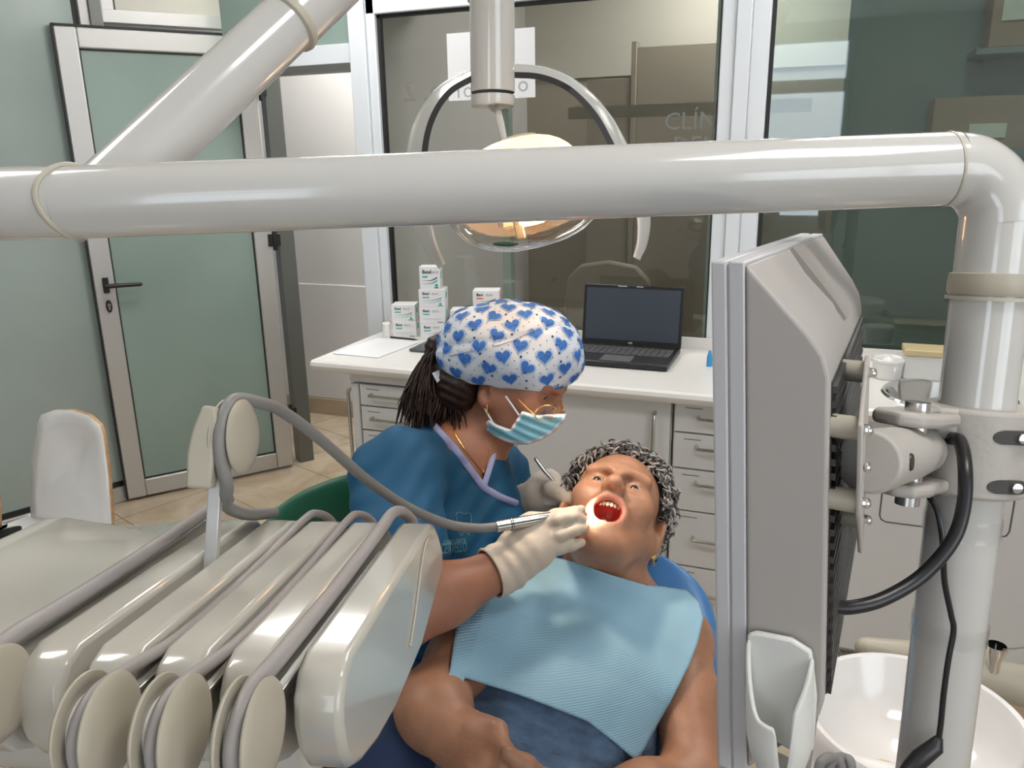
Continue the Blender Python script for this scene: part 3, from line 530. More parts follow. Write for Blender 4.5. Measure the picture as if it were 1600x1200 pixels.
# bracket: plate, standoffs, screws
pl_ = [(.095, -.076), (.115, -.084), (.122, -.125), (.118, -.185), (.092, -.220), (.066, -.226), (.040, -.205), (.006, -.172), (.000, -.105), (.022, -.094), (.060, -.086)]
mb = MB(); n = len(pl_)
mb.add([bo(.098, w_, z_) for w_, z_ in pl_]+[bo(.1015, w_, z_) for w_, z_ in pl_], [tuple(range(n))[::-1], tuple(range(n, 2*n))]+[(i, (i+1) % n, n+(i+1) % n, n+i) for i in range(n)], 0, False)
br = mb.build('bracket_plate', M['cast'], t, bevel=.0012)
for w_, z_ in ((.10, -.090), (.016, -.112), (.016, -.165), (.085, -.205)):
    MB().tube([bo(.080, w_, z_), bo(.0985, w_, z_)], .0085, 16).build('standoff', M['ivory'], t); MB().ell(bo(.105, w_, z_), (.0040, .0040, .0028), 12, 6, axes=(mw, mz, mt_)).tube([bo(.1005, w_, z_), bo(.105, w_, z_)], .0038, 10).build('screw', M['chrome'], br)
for w_, z_ in ((.02, -.140), (.112, -.15)): MB().ell(bo(.1045, w_, z_), (.0040, .0040, .0028), 12, 6, axes=(mw, mz, mt_)).build('screw', M['chrome'], br)
# clamp on the post and pivot arm
cl = thing('post_clamp', 'cast clamp with bolts joining monitor bracket to the post', 'clamp', on_post(700))
c0, c1 = on_post(632), on_post(765); cu = unit(RT-pdv*(RT@pdv)); cv = np.cross(pdv, cu); hgt = np.linalg.norm(c1-c0)
if cv@FW > 0: cv = -cv                 # cv points at the viewer's side
prf = []
for a_ in np.linspace(0, 2*PI, 28, endpoint=False): prf.append((.0455*math.cos(a_)*(1.12 if math.cos(a_) > 0 else 1.02), .043*math.sin(a_)))
mb = MB(); mb.prism(prf, c0, cu, cv, pdv, 0, hgt); mb.box((-.052, -.02, 0), (-.02, .03, hgt*.35), fr=lambda p: c0+cu*p[0]+cv*p[1]+pdv*p[2]); mb.build('clamp_body', M['cast'], cl, bevel=.004, seg=3)
for f_ in (.27, .82):
    z_ = hgt*f_
    pr_ = [(.011*math.cos(a_)+(.008 if math.cos(a_) > 0 else -.008), .0065*math.sin(a_)) for a_ in np.linspace(0, 2*PI, 20, endpoint=False)]
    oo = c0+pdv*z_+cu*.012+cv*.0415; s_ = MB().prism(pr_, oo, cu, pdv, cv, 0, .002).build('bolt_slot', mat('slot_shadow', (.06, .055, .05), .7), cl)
    MB().lathe([(0, .006), (.0045, .0055), (.005, .003), (.005, -.002)], oo+cu*.006, cv, 14).build('bolt', M['chrome'], s_)
aP, aQ = bo(.1035, .062, -.150), c0+pdv*hgt*.52-cu*.040
am = unit(aQ-aP)
mid = aP+(aQ-aP)*.60
mb = MB().tube([aP, aP+am*.004, mid, aP+(aQ-aP)*.86], [.0235, .0245, .0235, .0215], 32); mb.build('pivot_arm', M['cast'], cl, bevel=.002)
mb = MB(); side = unit(np.cross(am, pdv)); side = side if side@FW < 0 else -side
s2_ = unit(-FW-am*(-FW@am)); mb.lathe([(0, .0012), (.0062, .0010), (.0068, 0), (.0068, -.01)], aP+am*.026+s2_*.0240, s2_, 18); mb.build('screw_hole', M['black'], cl)
ear = [(-.030, -.024), (.0, -.030), (.035, -.026), (.062, -.030), (.068, 0), (.06, .028), (.03, .026), (-.005, .026), (-.034, .018), (-.042, 0)]
mb = MB(); mb.prism(ear, mid-pdv*.0265, am, side, pdv, -.010, .002); mb.build('upper_lug', M['cast'], cl, bevel=.004, seg=3)
mb = MB(); mb.prism([(x*.9, y*.92) for x, y in ear], mid+pdv*.0245, am, side, pdv, 0, .011); mb.build('lower_lug', M['cast'], cl, bevel=.004, seg=3)
for x_, y_, r_ in ((.004, .004, .009), (.035, .002, .011)):
    MB().lathe([(r_*.3, .0), (r_*.6, .0003), (r_, .0012), (r_*1.25, .0013)], mid-pdv*.0366+am*x_+side*y_, -pdv, 20).build('lug_recess', M['cast'], cl)
MB().tube([mid-pdv*.045+am*.0-side*-.004, mid+pdv*.045+side*.004], .010, 18).build('pivot_pin', M['steel'], cl)
# holder on the monitor side
hO = mo(.028, -.001, -.283)
def hd(x, y, z): return hO+mt_*x-mw*y+mz*z      # y towards the viewer
t = thing('handpiece_holder', 'white scoop shaped holder on the lower monitor side', 'holder', hO)
mb = MB(); mb.prism([(-.002, -.072), (-.002, .006), (.004, .010), (.030, .012), (.044, .006), (.048, -.03), (.046, -.075), (.03, -.08)], hO-mw*.001, mt_, mz, -mw, 0, .006); mb.build('back_plate', M['holderw'], t, bevel=.002)
mb = MB(); NA, NZ = 44, 16; vs = []
for i in range(NA+1):
    s_ = i/NA; a_ = PI*s_
    top = float(np.interp(s_, [0, .06, .30, .36, .54, .58, .66, .70, .92, 1], [.004, .002, -.038, -.043, -.044, -.084, -.084, -.034, -.004, .003]))
    for j in range(NZ+1):
        z_ = top+(-.098-top)*j/NZ; q_ = min(1, max(0, (-z_-.06)/.038)); sc = 1-.38*q_**2
        vs.append(hd(.022-.0225*math.cos(a_)*sc, .006+.030*math.sin(a_)*sc*(.75+.25*min(1, (.02-z_)/.06)), z_))
fs = [(i*(NZ+1)+j, (i+1)*(NZ+1)+j, (i+1)*(NZ+1)+j+1, i*(NZ+1)+j+1) for i in range(NA) for j in range(NZ)]
mb.add(vs, fs); mb.build('scoop', M['holderw'], t, solid=.0035, subd=1, ang=80); MB().ell(hd(.022, .012, -.094), (.0145, .0125, .009), 20, 12, axes=(mt_, mw, mz)).build('scoop_bottom', M['holderw'], t)
MB().lathe([(0, .0002), (.0028, 0)], hd(.016, .0065, -.012), -mw, 12).build('screw_hole', M['black'], t)
# cables
cbt = thing('cable', 'thick black cable curving from clamp to the back of the monitor', 'cable', at(1500, 690, .70))
MB().tube(spline([at(1485, 685, .725), at(1500, 690, .70), at(1508, 730, .672), at(1506, 790, .663), at(1488, 845, .66), at(1440, 900, .66), at(1380, 936, .655), at(1330, 949, .65), at(1296, 948, .645)], 10), .0058, 16).build('cable', M['black'], cbt)
cbt = thing('power_cable', 'thin black cable with plug hanging along the post', 'cable', at(1470, 1160, .745))
MB().tube(spline([at(1436, 738, .735), at(1445, 765, .725), at(1463, 795, .715), at(1471, 830, .712), at(1474, 870, .715), at(1476, 910, .722), at(1486, 960, .73), at(1490, 985, .733), at(1482, 1030, .737), at(1475, 1080, .742), at(1470, 1130, .747), at(1466, 1160, .75)], 8), .0026, 10).build('lead', M['black'], cbt)
MB().tube([at(1467, 1152, .75), at(1462, 1166, .75), at(1438, 1185, .75), at(1424, 1200, .75), at(1400, 1222, .75)], [.004, .0085, .0095, .009, .004], 12, squash=(unit(FW), .7)).build('plug', M['black'], cbt)
tag(MB().tube(spline([bo(.079, .20, -.33), at(1299, 985, .95), at(1305, 1005, 1.22), at(1318, 1022, 1.38), at(1352, 1020, 1.445)], 8), .0016, 8).build('wire', M['black']), 'very thin black wire dangling behind monitor lower edge', 'cable')
tag(MB().tube([at(1296, 985, .668), at(1283, 1060, .675), at(1268, 1130, .68), at(1258, 1205, .685), at(1250, 1290, .69)], .0042, 12).build('grey_tubing', M['hose']), 'straight grey tubing hanging beside the white holder', 'tubing')

# ------------------------------------------------------------------ delivery unit with ribs and pulley arms
ua = unit(ray(907, 444)); ux = unit(np.cross(ua, Z_)); uz = np.cross(ux, ua); UO = at(557, 1005, .60)
def U(x, y, z): return UO+ux*x+ua*y+uz*z
t = thing('delivery_unit', 'ivory instrument delivery unit with ribbed cover and pulleys', 'delivery unit', U(-.2, .15, -.15))
SP = [(.300, 0), (.326, -.007), (.350, -.025), (.374, -.050), (.379, -.064), (.372, -.082), (.243, -.117), (.122, -.120), (.053, -.112), (.006, -.100), (-.018, -.089), (-.034, -.068), (-.041, -.045), (-.040, -.025), (-.030, -.009), (-.012, -.001)]
RX = [(-.0365, 0.), (-.0915, -.056), (-.1425, -.106), (-.194, -.157), (-.246, -.209)]
for i, (x0, x1) in enumerate(RX):
    mb = MB(); mb.prism([(y, z) for y, z in SP], U(0, 0, 0), ua, uz, ux, x0, x1); mb.build('rib_cover', M['enamel'], t, bevel=.006, seg=4, ang=60)
x0, x1 = -.453, -.2615
mb = MB(); xs = np.linspace(x0, x1, 12); ring = []
for x_ in xs:
    e = (x_-x0)/(x1-x0); dip = .010*math.sin(PI*min(1, max(0, (e-.05)/.9)))**1.5
    ring.append([U(x_, y-(0.02*(1-e)**3 if y > .3 else 0), z-(dip*min(1, max(0, (y-.02)/.1)) if z > -.03 else 0)) for y, z in SP])
n = len(SP); vs = sum(ring, []); fs = [(i*n+j, i*n+(j+1) % n, (i+1)*n+(j+1) % n, (i+1)*n+j) for i in range(11) for j in range(n)]+[tuple(range(n))[::-1], tuple(range(11*n, 12*n))]
mb.add(vs, fs); mb.build('tray_cover', M['enamel'], t, bevel=.007, seg=4, ang=60)
MB().box((-.47, .30, -.085), (-.004, .36, -.035), fr=lambda p: U(*p)).box((-.47, .05, -.115), (-.01, .30, -.085), fr=lambda p: U(*p)).build('chassis', mat('dark_chassis', (.10, .095, .09), .5), t)
MB().box((-.42, .10, -.19), (-.07, .30, -.118), fr=lambda p: U(*p)).build('underside_housing', M['enamel'], t, bevel=.015, seg=3)
def on_x0(px, py, off=.0012): r = ray(px, py); k_ = ((UO+ux*off-ORG)@ux)/(r@ux); return ORG+r*k_
mb = MB(); mb.tube(spline([on_x0(*p) for p in ((676, 838), (668, 843), (662, 862), (657, 895), (650, 950), (642, 1005))], 6), .0011, 8); mb.ell(on_x0(641, 1008), (.0018,)*3, 8, 6); mb.build('piping_line', M['seam'], t)
def pulley(c, r, parent, hub=.62):
    for s_ in (-1, 1):
        MB().lathe([(0, .0046), (r*.35, .0042), (r*.75, .0028), (r*.95, .0008), (r, -.0012), (r*.985, -.0026), (r*.80, -.0030), (r*.76, -.0022), (r*.6, -.0022), (0, -.0022)], c+ux*s_*.0105, ux*s_, 44).build('pulley_disc', M['ivory'], parent)
    MB().lathe([(r*hub, -.009), (r*hub*.92, 0), (r*hub, .009)], c, ux, 32).build('pulley_hub', M['whitep'], parent)
GX = [-.0463, -.099, -.150, -.2535]
for i, gx in enumerate(GX):
    a_ = MB().box((gx-.004, -.075, -.030), (gx+.004, .26, -.018), fr=lambda p: U(*p)).build('pulley_arm', M['steel'], t, bevel=.001)
    cy, cz = (-.088, -.022) if i < 3 else (-.055, -.022)
    pulley(U(gx, cy, cz), .0355, a_)
    r = .0068 if i in (0, 3) else .0048
    if i == 3: P = [(0, .345, .012), (0, .30, .014), (0, .15, .009), (0, .03, .008), (0, -.03, .008), (0, -.070, -.003), (0, -.085, -.03), (0, -.075, -.06)]
    elif i == 0: P = [(.012, .385, -.045), (.010, .372, -.020), (.004, .345, .000), (0, .31, .008), (0, .25, .006), (0, .10, .003), (0, -.03, .004), (0, -.085, .004), (0, -.112, -.018), (0, -.108, -.05)]
    else: P = [(.016, .385, -.040), (.012, .370, -.018), (.004, .345, -.004), (0, .31, -.002), (0, .15, -.010), (0, .02, -.010), (0, -.06, .000), (0, -.095, 0), (0, -.113, -.02), (0, -.108, -.05)]
    MB().tube(spline([U(gx+x, y, z) for x, y, z in P], 8), r, 14).build('hose', M['hose2'], t)
# the raised arm of the instrument in use
rx = -.1985
mb = MB(); rb = U(rx, .174, -.03); rtp = at(339, 738, .80)
upv = unit(rtp-rb); sv = unit(np.cross(upv, ua)); fv = np.cross(sv, upv)
mb.box((-.0065, -.004, 0), (.0065, .004, np.linalg.norm(rtp-rb)+.01), fr=lambda p: rb+sv*p[0]+fv*p[1]+upv*p[2]); ar = mb.build('raised_arm', M['alu'], t, bevel=.001)
pc = at(366, 682, .80)
for s_ in (-1, 1): MB().lathe([(0, .0046), (.013, .0042), (.028, .0028), (.0355, .0008), (.0375, -.0012), (.037, -.0026), (.03, -.003), (0, -.0022)], pc+ux*s_*.0105, unit(ux*s_+UP*.02), 44).build('pulley_disc', M['ivory'], ar)
mb = MB(); hp = [(-.012, -.012), (.012, -.012), (.013, .025), (.016, .045), (.011, .066), (-.001, .068), (-.009, .045), (-.013, .022)]
mb.prism(hp, rtp-FW*.028-RT*.004, unit(RT-upv*(RT@upv)), upv, np.cross(unit(RT-upv*(RT@upv)), upv), -.009, .009); mb.build('arm_head', M['ivory'], ar, bevel=.003, seg=3)
# hanging bracket off to the left carrying the unit
MB().tube(spline([U(-.30, .2, -.17), U(-.42, .2, -.20), U(-.60, .18, -.14), U(-.70, .16, 0), L0+np.array([0, 0, -.05]), L0], 8), .02, 16).build('carrying_arm', M['tube'], t)

# ------------------------------------------------------------------ operating lamp
lc = at(822, 303, 1.20); mouth = at(929, 824, 1.27); ld_ = unit(mouth-lc)
t = thing('operating_lamp', 'dental operating lamp with ring yoke hanging above the patient', 'lamp', at(767, -80, 1.27))
A0, A1 = at(765, -420, 1.20), at(770, 150, 1.30); av = unit(A1-A0); AL = np.linalg.norm(A1-A0); rl = .0358
MB().lathe([(rl, 0), (rl, AL-.006), (rl*.99, AL-.005)], A0, av, 40).build('arm', M['tube'], t)
q_ = at(767, 2, 1.285); MB().lathe([(rl, -.2), (rl+.003, -.2), (rl+.003, -.004), (rl+.0015, 0), (rl, 0)], q_, av, 40).build('arm_sleeve', M['tube'], t)
MB().lathe([(rl, 0), (rl, .012), (rl*.97, .016), (rl*.8, .0165), (rl*.79, .0155), (rl*.62, .0158), (rl*.6, .0148), (rl*.42, .0150), (rl*.40, .0142), (rl*.2, .0144), (0, .0144)], A1, av, 40).build('end_cap', M['tube'], t)
s0, s1 = at(776, 168, 1.30), at(789, 224, 1.235)
MB().tube([A1+av*.012, s0+av*.004], [.010, .008], 16).build('ball_joint', M['chrome'], t)
MB().tube([s0, s0*.5+s1*.5, s1], [.0065, .0065, .0045], 14).build('stem', M['tube'], t)
yc = at(832, 275, 1.31)
yp = [(742, 122, 1.315), (700, 147, 1.31), (672, 188, 1.305), (659, 240, 1.30), (661, 300, 1.30), (668, 350, 1.30), (680, 388, 1.30), (694, 414, 1.30)]
yp2 = [(796, 118, 1.315), (845, 122, 1.315), (890, 141, 1.315), (930, 180, 1.315), (958, 228, 1.315), (985, 285, 1.315), (999, 335, 1.315), (999, 375, 1.315), (991, 403, 1.315)]
for k, path in enumerate((yp, yp2)):
    C_ = spline([at(*p) for p in path], 8); m0, m1, m2 = MB(), MB(), MB(); n_ = len(C_)
    sec = [];
    for i, c in enumerate(C_):
        f_ = i/(n_-1); rd = c-yc; rd = rd-FW*(rd@FW); tg = unit(C_[min(i+1, n_-1)]-C_[max(0, i-1)]); rd = rd-tg*(rd@tg); rd = unit(rd); fr_ = -FW
        w = .034*(1 if f_ < .6 else max(.22, 1-(f_-.6)/.4*.8)); th = .0095*(1 if f_ < .6 else max(.45, 1-(f_-.6)/.4*.6))
        if k == 1 and f_ < .25: w = .020+.01*f_*4
        tilt = unit(FW+rd*.30)
        sec.append((c, rd, tilt, w, th))
    outer = []; vs = []
    pr_ = [(-.85, -.35), (-.85, .55), (-.6, .95), (.0, 1.65), (.6, 2.2), (.9, 2.2), (.95, 1.6), (.3, .6), (-.4, -.25)]
    for c, rd, tl, w, th in sec: vs += [c+tl*w*a_*.95+rd*th*b_ for a_, b_ in pr_]
    nn = len(pr_); fs = [(i*nn+j, i*nn+(j+1) % nn, (i+1)*nn+(j+1) % nn, (i+1)*nn+j) for i in range(n_-1) for j in range(nn)]+[tuple(range(nn))[::-1], tuple(range((n_-1)*nn, n_*nn))]
    y_ = m0.add(vs, fs).build('yoke', M['tube'], t, ang=50)
    nb = int(n_*(.62 if k == 0 else .56))
    vs = []
    for c, rd, tl, w, th in sec[:nb]: vs += [c-tl*(w*.83+.0015)+rd*th*.50, c-tl*(w*.83+.0015)-rd*th*.50, c-tl*(w*.83-.004)-rd*th*.52, c-tl*(w*.83-.004)+rd*th*.50]
    m1.add(vs, [(i*4+j, i*4+(j+1) % 4, (i+1)*4+(j+1) % 4, (i+1)*4+j) for i in range(nb-1) for j in range(4)]).build('edge_strip', M['rubber'], y_)
# head: dichroic reflector above, bulb, clear cover below
e1 = unit(RT-ld_*(RT@ld_)); e2 = np.cross(ld_, e1)
LS = 1.07
lm = mat('lit_reflector', (.85, .6, .38), .35, emit=(1., .66, .34), estr=1.25)
MB().lathe([(.0, -.083), (.035, -.080), (.055, -.070), (.072, -.050), (.082, -.024), (.085, -.004), (.082, -.004), (.075, -.026), (.05, -.058), (0, -.07)], lc, ld_, 44, u=e1, sx=1.12*LS, sy=.82*LS).build('reflector', lm, t, subd=1, ang=180)
MB().lathe([(0, -.0845), (.026, -.083), (.030, -.080), (.0, -.079)], lc+e1*.005, ld_, 30, u=e1).build('reflector_cap', M['ivory'], t)
MB().lathe([(.078, -.040), (.094, -.018), (.100, .004), (.098, .020), (.088, .045), (.066, .068), (.036, .080), (0, .083)], lc, ld_, 44, u=e1, sx=1.18*LS, sy=.9*LS).build('clear_cover', M['clear'], t, subd=1, ang=180)
MB().lathe([(.101, .000), (.1035, .002), (.1035, .006), (.1005, .008)], lc, ld_, 44, u=e1, sx=1.17*LS, sy=.88*LS).build('cover_rim', M['ivory'], t)
b_ = MB().lathe([(.0, -.012), (.020, -.010), (.022, .03), (.018, .034), (0, .035)], lc+ld_*.012, ld_, 24, u=e1).build('bulb_housing', M['glow'], t)
MB().lathe([(.030, .014), (.034, .016), (.034, .040), (.030, .044)], lc, ld_, 28, u=e1, sx=1.5, sy=1.).build('diffuser_ring', M['clear'], t)
MB().box((-.028, -.010, .02), (-.014, .010, .064), fr=lambda p: lc+e1*p[0]+e2*p[1]+ld_*p[2]).build('bracket', M['ivory'], t, bevel=.002)
q_ = at(790, 381, 1.148); MB().ell(q_, (.019, .0025, .004), 16, 8, axes=(RT, FW, UP)).build('emblem', mat('dark_green_emblem', (.02, .08, .05), .4), t)
def lamp_light(name, kind, loc, energy, col, tgt=None, **k):
    l = bpy.data.lights.new(name, kind); l.energy = energy; l.color = col
    for a_, v_ in k.items(): setattr(l, a_, v_)
    o = bpy.data.objects.new(name, l); COL.objects.link(o); o.location = V(loc)
    if tgt is not None: o.rotation_euler = (V(tgt)-V(loc)).to_track_quat('-Z', 'Y').to_euler()
    return o
lamp_light('lamp_beam', 'SPOT', lc+ld_*.092, 270., (1., .82, .58), mouth, spot_size=math.radians(6.4), spot_blend=1., shadow_soft_size=.012)
lamp_light('lamp_spill', 'SPOT', lc+ld_*.092, 7., (1., .86, .68), mouth, spot_size=math.radians(62), spot_blend=1., shadow_soft_size=.03)
lamp_light('lamp_glow', 'POINT', lc+ld_*.052, .8, (1., .55, .25), shadow_soft_size=.02)

# ------------------------------------------------------------------ spittoon and assistant arm
sc_ = at(1428, 1118, 1.2); sc_[2] = round(sc_[2], 3); R_ = .160
t = thing('spittoon', 'white round spittoon bowl behind the post', 'spittoon', (sc_[0], sc_[1], 0))
MB().lathe([(.055, -.52), (.09, -.50), (.12, -.34), (R_-.012, -.16), (R_+.002, -.05), (R_+.002, -.008), (R_-.004, .002), (R_-.012, .001), (R_-.018, -.012), (R_-.03, -.05), (R_-.06, -.085), (.05, -.098), (.018, -.102), (0, -.102)], sc_, Z_, 56).build('bowl', M['whitep'], t)
MB().lathe([(0, .006), (.022, .006), (.026, .003), (.028, -.002)], sc_+np.array([-.03, -.03, -.090]), (.1, -.1, 1), 28).build('drain_cap', M['tan'], t)
MB().box((sc_[0]-.17, sc_[1]-.20, 0.02), (sc_[0]+.05, sc_[1]-.02, sc_[2]-.065)).build('front_housing', M['whitep'], t, bevel=.02, seg=4)
MB().tube([sc_+np.array([.01, -.10, -.07]), sc_+np.array([.01, -.10, .0])], [.020, .0185], 24, roundcap=True).build('cup_spout', M['whitep'], t)
MB().lathe([(.034, -.06), (.036, .0), (.033, .002), (.031, -.002), (.03, -.05)], sc_+np.array([.02, -.16, -.018]), Z_, 28).build('cup_holder', M['whitep'], t)
MB().lathe([(.17, 0), (.19, .02), (.19, .05), (.10, .12), (.09, .3), (.12, .4)], (sc_[0], sc_[1], 0), Z_, 40).build('column', M['whitep'], t)
t = thing('suction_hose', 'coiled grey hose loops in front of the spittoon', 'hose', at(1300, 1190, 1.05))
for k, (x_, r_) in enumerate(((1296, 17), (1312, 18))):
    MB().tube(spline([at(x_-r_, 1290, 1.06), at(x_-r_, 1206, 1.05+.01*k), at(x_-r_*.4, 1186, 1.05+.01*k), at(x_+r_*.5, 1185, 1.06+.01*k), at(x_+r_, 1200, 1.06), at(x_+r_*.9, 1290, 1.07)], 8), .0065, 14).build('loop', M['hose'], t)
t = thing('assistant_arm', 'ivory assistant arm holding a chrome syringe behind the spittoon', 'arm', at(1500, 1050, 1.38))
MB().tube([at(1352, 1012, 1.44), at(1440, 1030, 1.43), at(1640, 1082, 1.40)], [.018, .030, .034], 20, roundcap=True, squash=(Z_, 1.1)).build('beam', M['ivory'], t)
MB().tube([at(1655, 1085, 1.40), at(1655, 1500, 1.62)], .03, 18).build('support', M['ivory'], t)
MB().lathe([(.016, .0), (.017, -.010), (.012, -.03), (.011, -.05), (0, -.05)], at(1557, 1008, 1.38), (0, 0, 1), 20).tube([at(1566, 1016, 1.38), at(1640, 1010, 1.39)], .003, 8).build('syringe', M['chrome'], t)

# ------------------------------------------------------------------ dental chair
t = thing('dental_chair', 'blue reclined dental chair under the patient', 'dental chair', (-.31, .75, 0))
HB = at(812, 1330, 1.30); HT = at(985, 880, 1.50); bs = unit(HT-HB); bn = unit(np.cross(np.array([1., 0, 0])-bs*bs[0], bs)); bxv = np.cross(bs, bn); LB = np.linalg.norm(HT-HB)
if bn[2] < 0: bn = -bn; bxv = np.cross(bs, bn)
bxv = unit(np.array([1., 0, 0])-bs*bs[0]); 
def bk(x, y, z): return HB+bxv*x+bs*y+bn*z
def pad(name, prof, th, parent, m_=None, dish=.0):
    """cushion: prof = [(y, half width)] along the back; rounded edge"""
    mb = MB(); NR = 24; rows = []
    for y_, hw in prof:
        row = []
        for k in range(NR):
            a_ = 2*PI*k/NR; ca, sa = math.cos(a_), math.sin(a_)
            x_ = hw*math.copysign(abs(ca)**.55, ca); z_ = th/2*math.copysign(abs(sa)**.6, sa)
            if sa > 0: z_ -= dish*(1-(x_/max(hw, .01))**2)
            row.append(bk(x_, y_, z_-th/2))
        rows.append(row)
    vs = sum(rows, []); n_ = len(rows)
    mb.add(vs, [(i*NR+j, i*NR+(j+1) % NR, (i+1)*NR+(j+1) % NR, (i+1)*NR+j) for i in range(n_-1) for j in range(NR)]+[tuple(range(NR))[::-1], tuple(range((n_-1)*NR, n_*NR))])
    return mb.build(name, m_ or M['blue'], parent, subd=1, ang=80)
pad('backrest', [(-.03, .05), (-.02, .17), (0, .22), (.13, .255), (.28, .254), (.387, .216), (.446, .193), (.50, .160), (.53, .128), (.547, .085), (.555, .035)], .085, t, dish=.015)
MB().box((-.18, .0, -.13), (.18, .50, -.085), fr=lambda p: bk(*p)).build('back_shell', M['ivory'], t, bevel=.02, seg=3)
hr = pad('headrest', [(.558, .012), (.562, .036), (.575, .045), (.64, .045), (.655, .034), (.66, .012)], .04, t, dish=.012)
MB().box((-.03, LB-.15, -.10), (.03, LB+.12, -.045), fr=lambda p: bk(*p)).build('headrest_bar', M['steel'], t)
mb = MB(); s0_ = HB; mb.box((HB[0]-.24, -.75, HB[2]-.16), (HB[0]+.24, HB[1]+.05, HB[2]-.06)); mb.build('seat', M['blue'], t, bevel=.04, seg=4)
MB().box((HB[0]-.2, -.30, HB[2]-.24), (HB[0]+.2, HB[1], HB[2]-.16)).build('seat_frame', M['ivory'], t, bevel=.02)
MB().lathe([(.12, 0), (.12, HB[2]-.24)], (HB[0], .35, 0), Z_, 32).build('column', M['ivory'], t)
MB().box((HB[0]-.26, -.15, 0), (HB[0]+.26, .85, .06)).build('base', M['ivory'], t, bevel=.02)
# ------------------------------------------------------------------ people: smooth implicit bodies turned into single meshes
def nrm(v): v = np.asarray(v, float); return v/np.linalg.norm(v)
class Sdf:
    """smooth union / difference of tapered capsules and ellipsoids"""
    def __init__(s): s.p = []
    def cone(s, a, b, ra, rb, k=.02, op='u'): s.p.append(('c', np.array(a, float), np.array(b, float), ra, rb, k, op)); return s
    def chain(s, pts, rad, k=.012, op='u'):
        for i in range(len(pts)-1): s.cone(pts[i], pts[i+1], rad[i], rad[i+1], k, op)
        return s
    def ell(s, c, r, k=.02, op='u', axes=None): s.p.append(('e', np.array(c, float), np.array(r, float), np.array(axes if axes is not None else np.eye(3), float), None, k, op)); return s
    def fn(s, f, k=.0, op='u', c=None, rad=1e9): s.p.append(('f', f, c, rad, None, k, op)); return s
    def bounds(s, pad=.02):
        lo, hi = np.full(3, 1e9), np.full(3, -1e9)
        for q in s.p:
            if q[6] != 'u' or q[0] == 'f': continue
            if q[0] == 'c': l = np.minimum(q[1]-q[3], q[2]-q[4]); h = np.maximum(q[1]+q[3], q[2]+q[4])
            else: e = np.sqrt(((q[3]*q[2][:, None])**2).sum(0)); l, h = q[1]-e, q[1]+e
            lo = np.minimum(lo, l); hi = np.maximum(hi, h)
        return lo-pad, hi+pad
    def __call__(s, P):
        d = np.full(len(P), 1e3, np.float64)
        for t, a, b, c, e, k, op in s.p:
            if t == 'c':
                ab = b-a; h = np.clip(((P-a)@ab)/(ab@ab+1e-12), 0, 1); q = np.linalg.norm(P-a-h[:, None]*ab, axis=1)-(c+(e-c)*h)
            elif t == 'e':
                L = (P-a)@c.T; k0 = np.linalg.norm(L/b, axis=1); k1 = np.linalg.norm(L/(b*b), axis=1)+1e-9; q = k0*(k0-1)/k1
            else: q = a(P)
            if op == 'u':
                h = np.maximum(k-np.abs(d-q), 0)/max(k, 1e-9); d = np.minimum(d, q)-h*h*k*.25
            elif op == 'd':
                q = -q; h = np.maximum(k-np.abs(d-q), 0)/max(k, 1e-9); d = np.maximum(d, q)+h*h*k*.25
            else:
                h = np.maximum(k-np.abs(d-q), 0)/max(k, 1e-9); d = np.maximum(d, q)+h*h*k*.25
        return d
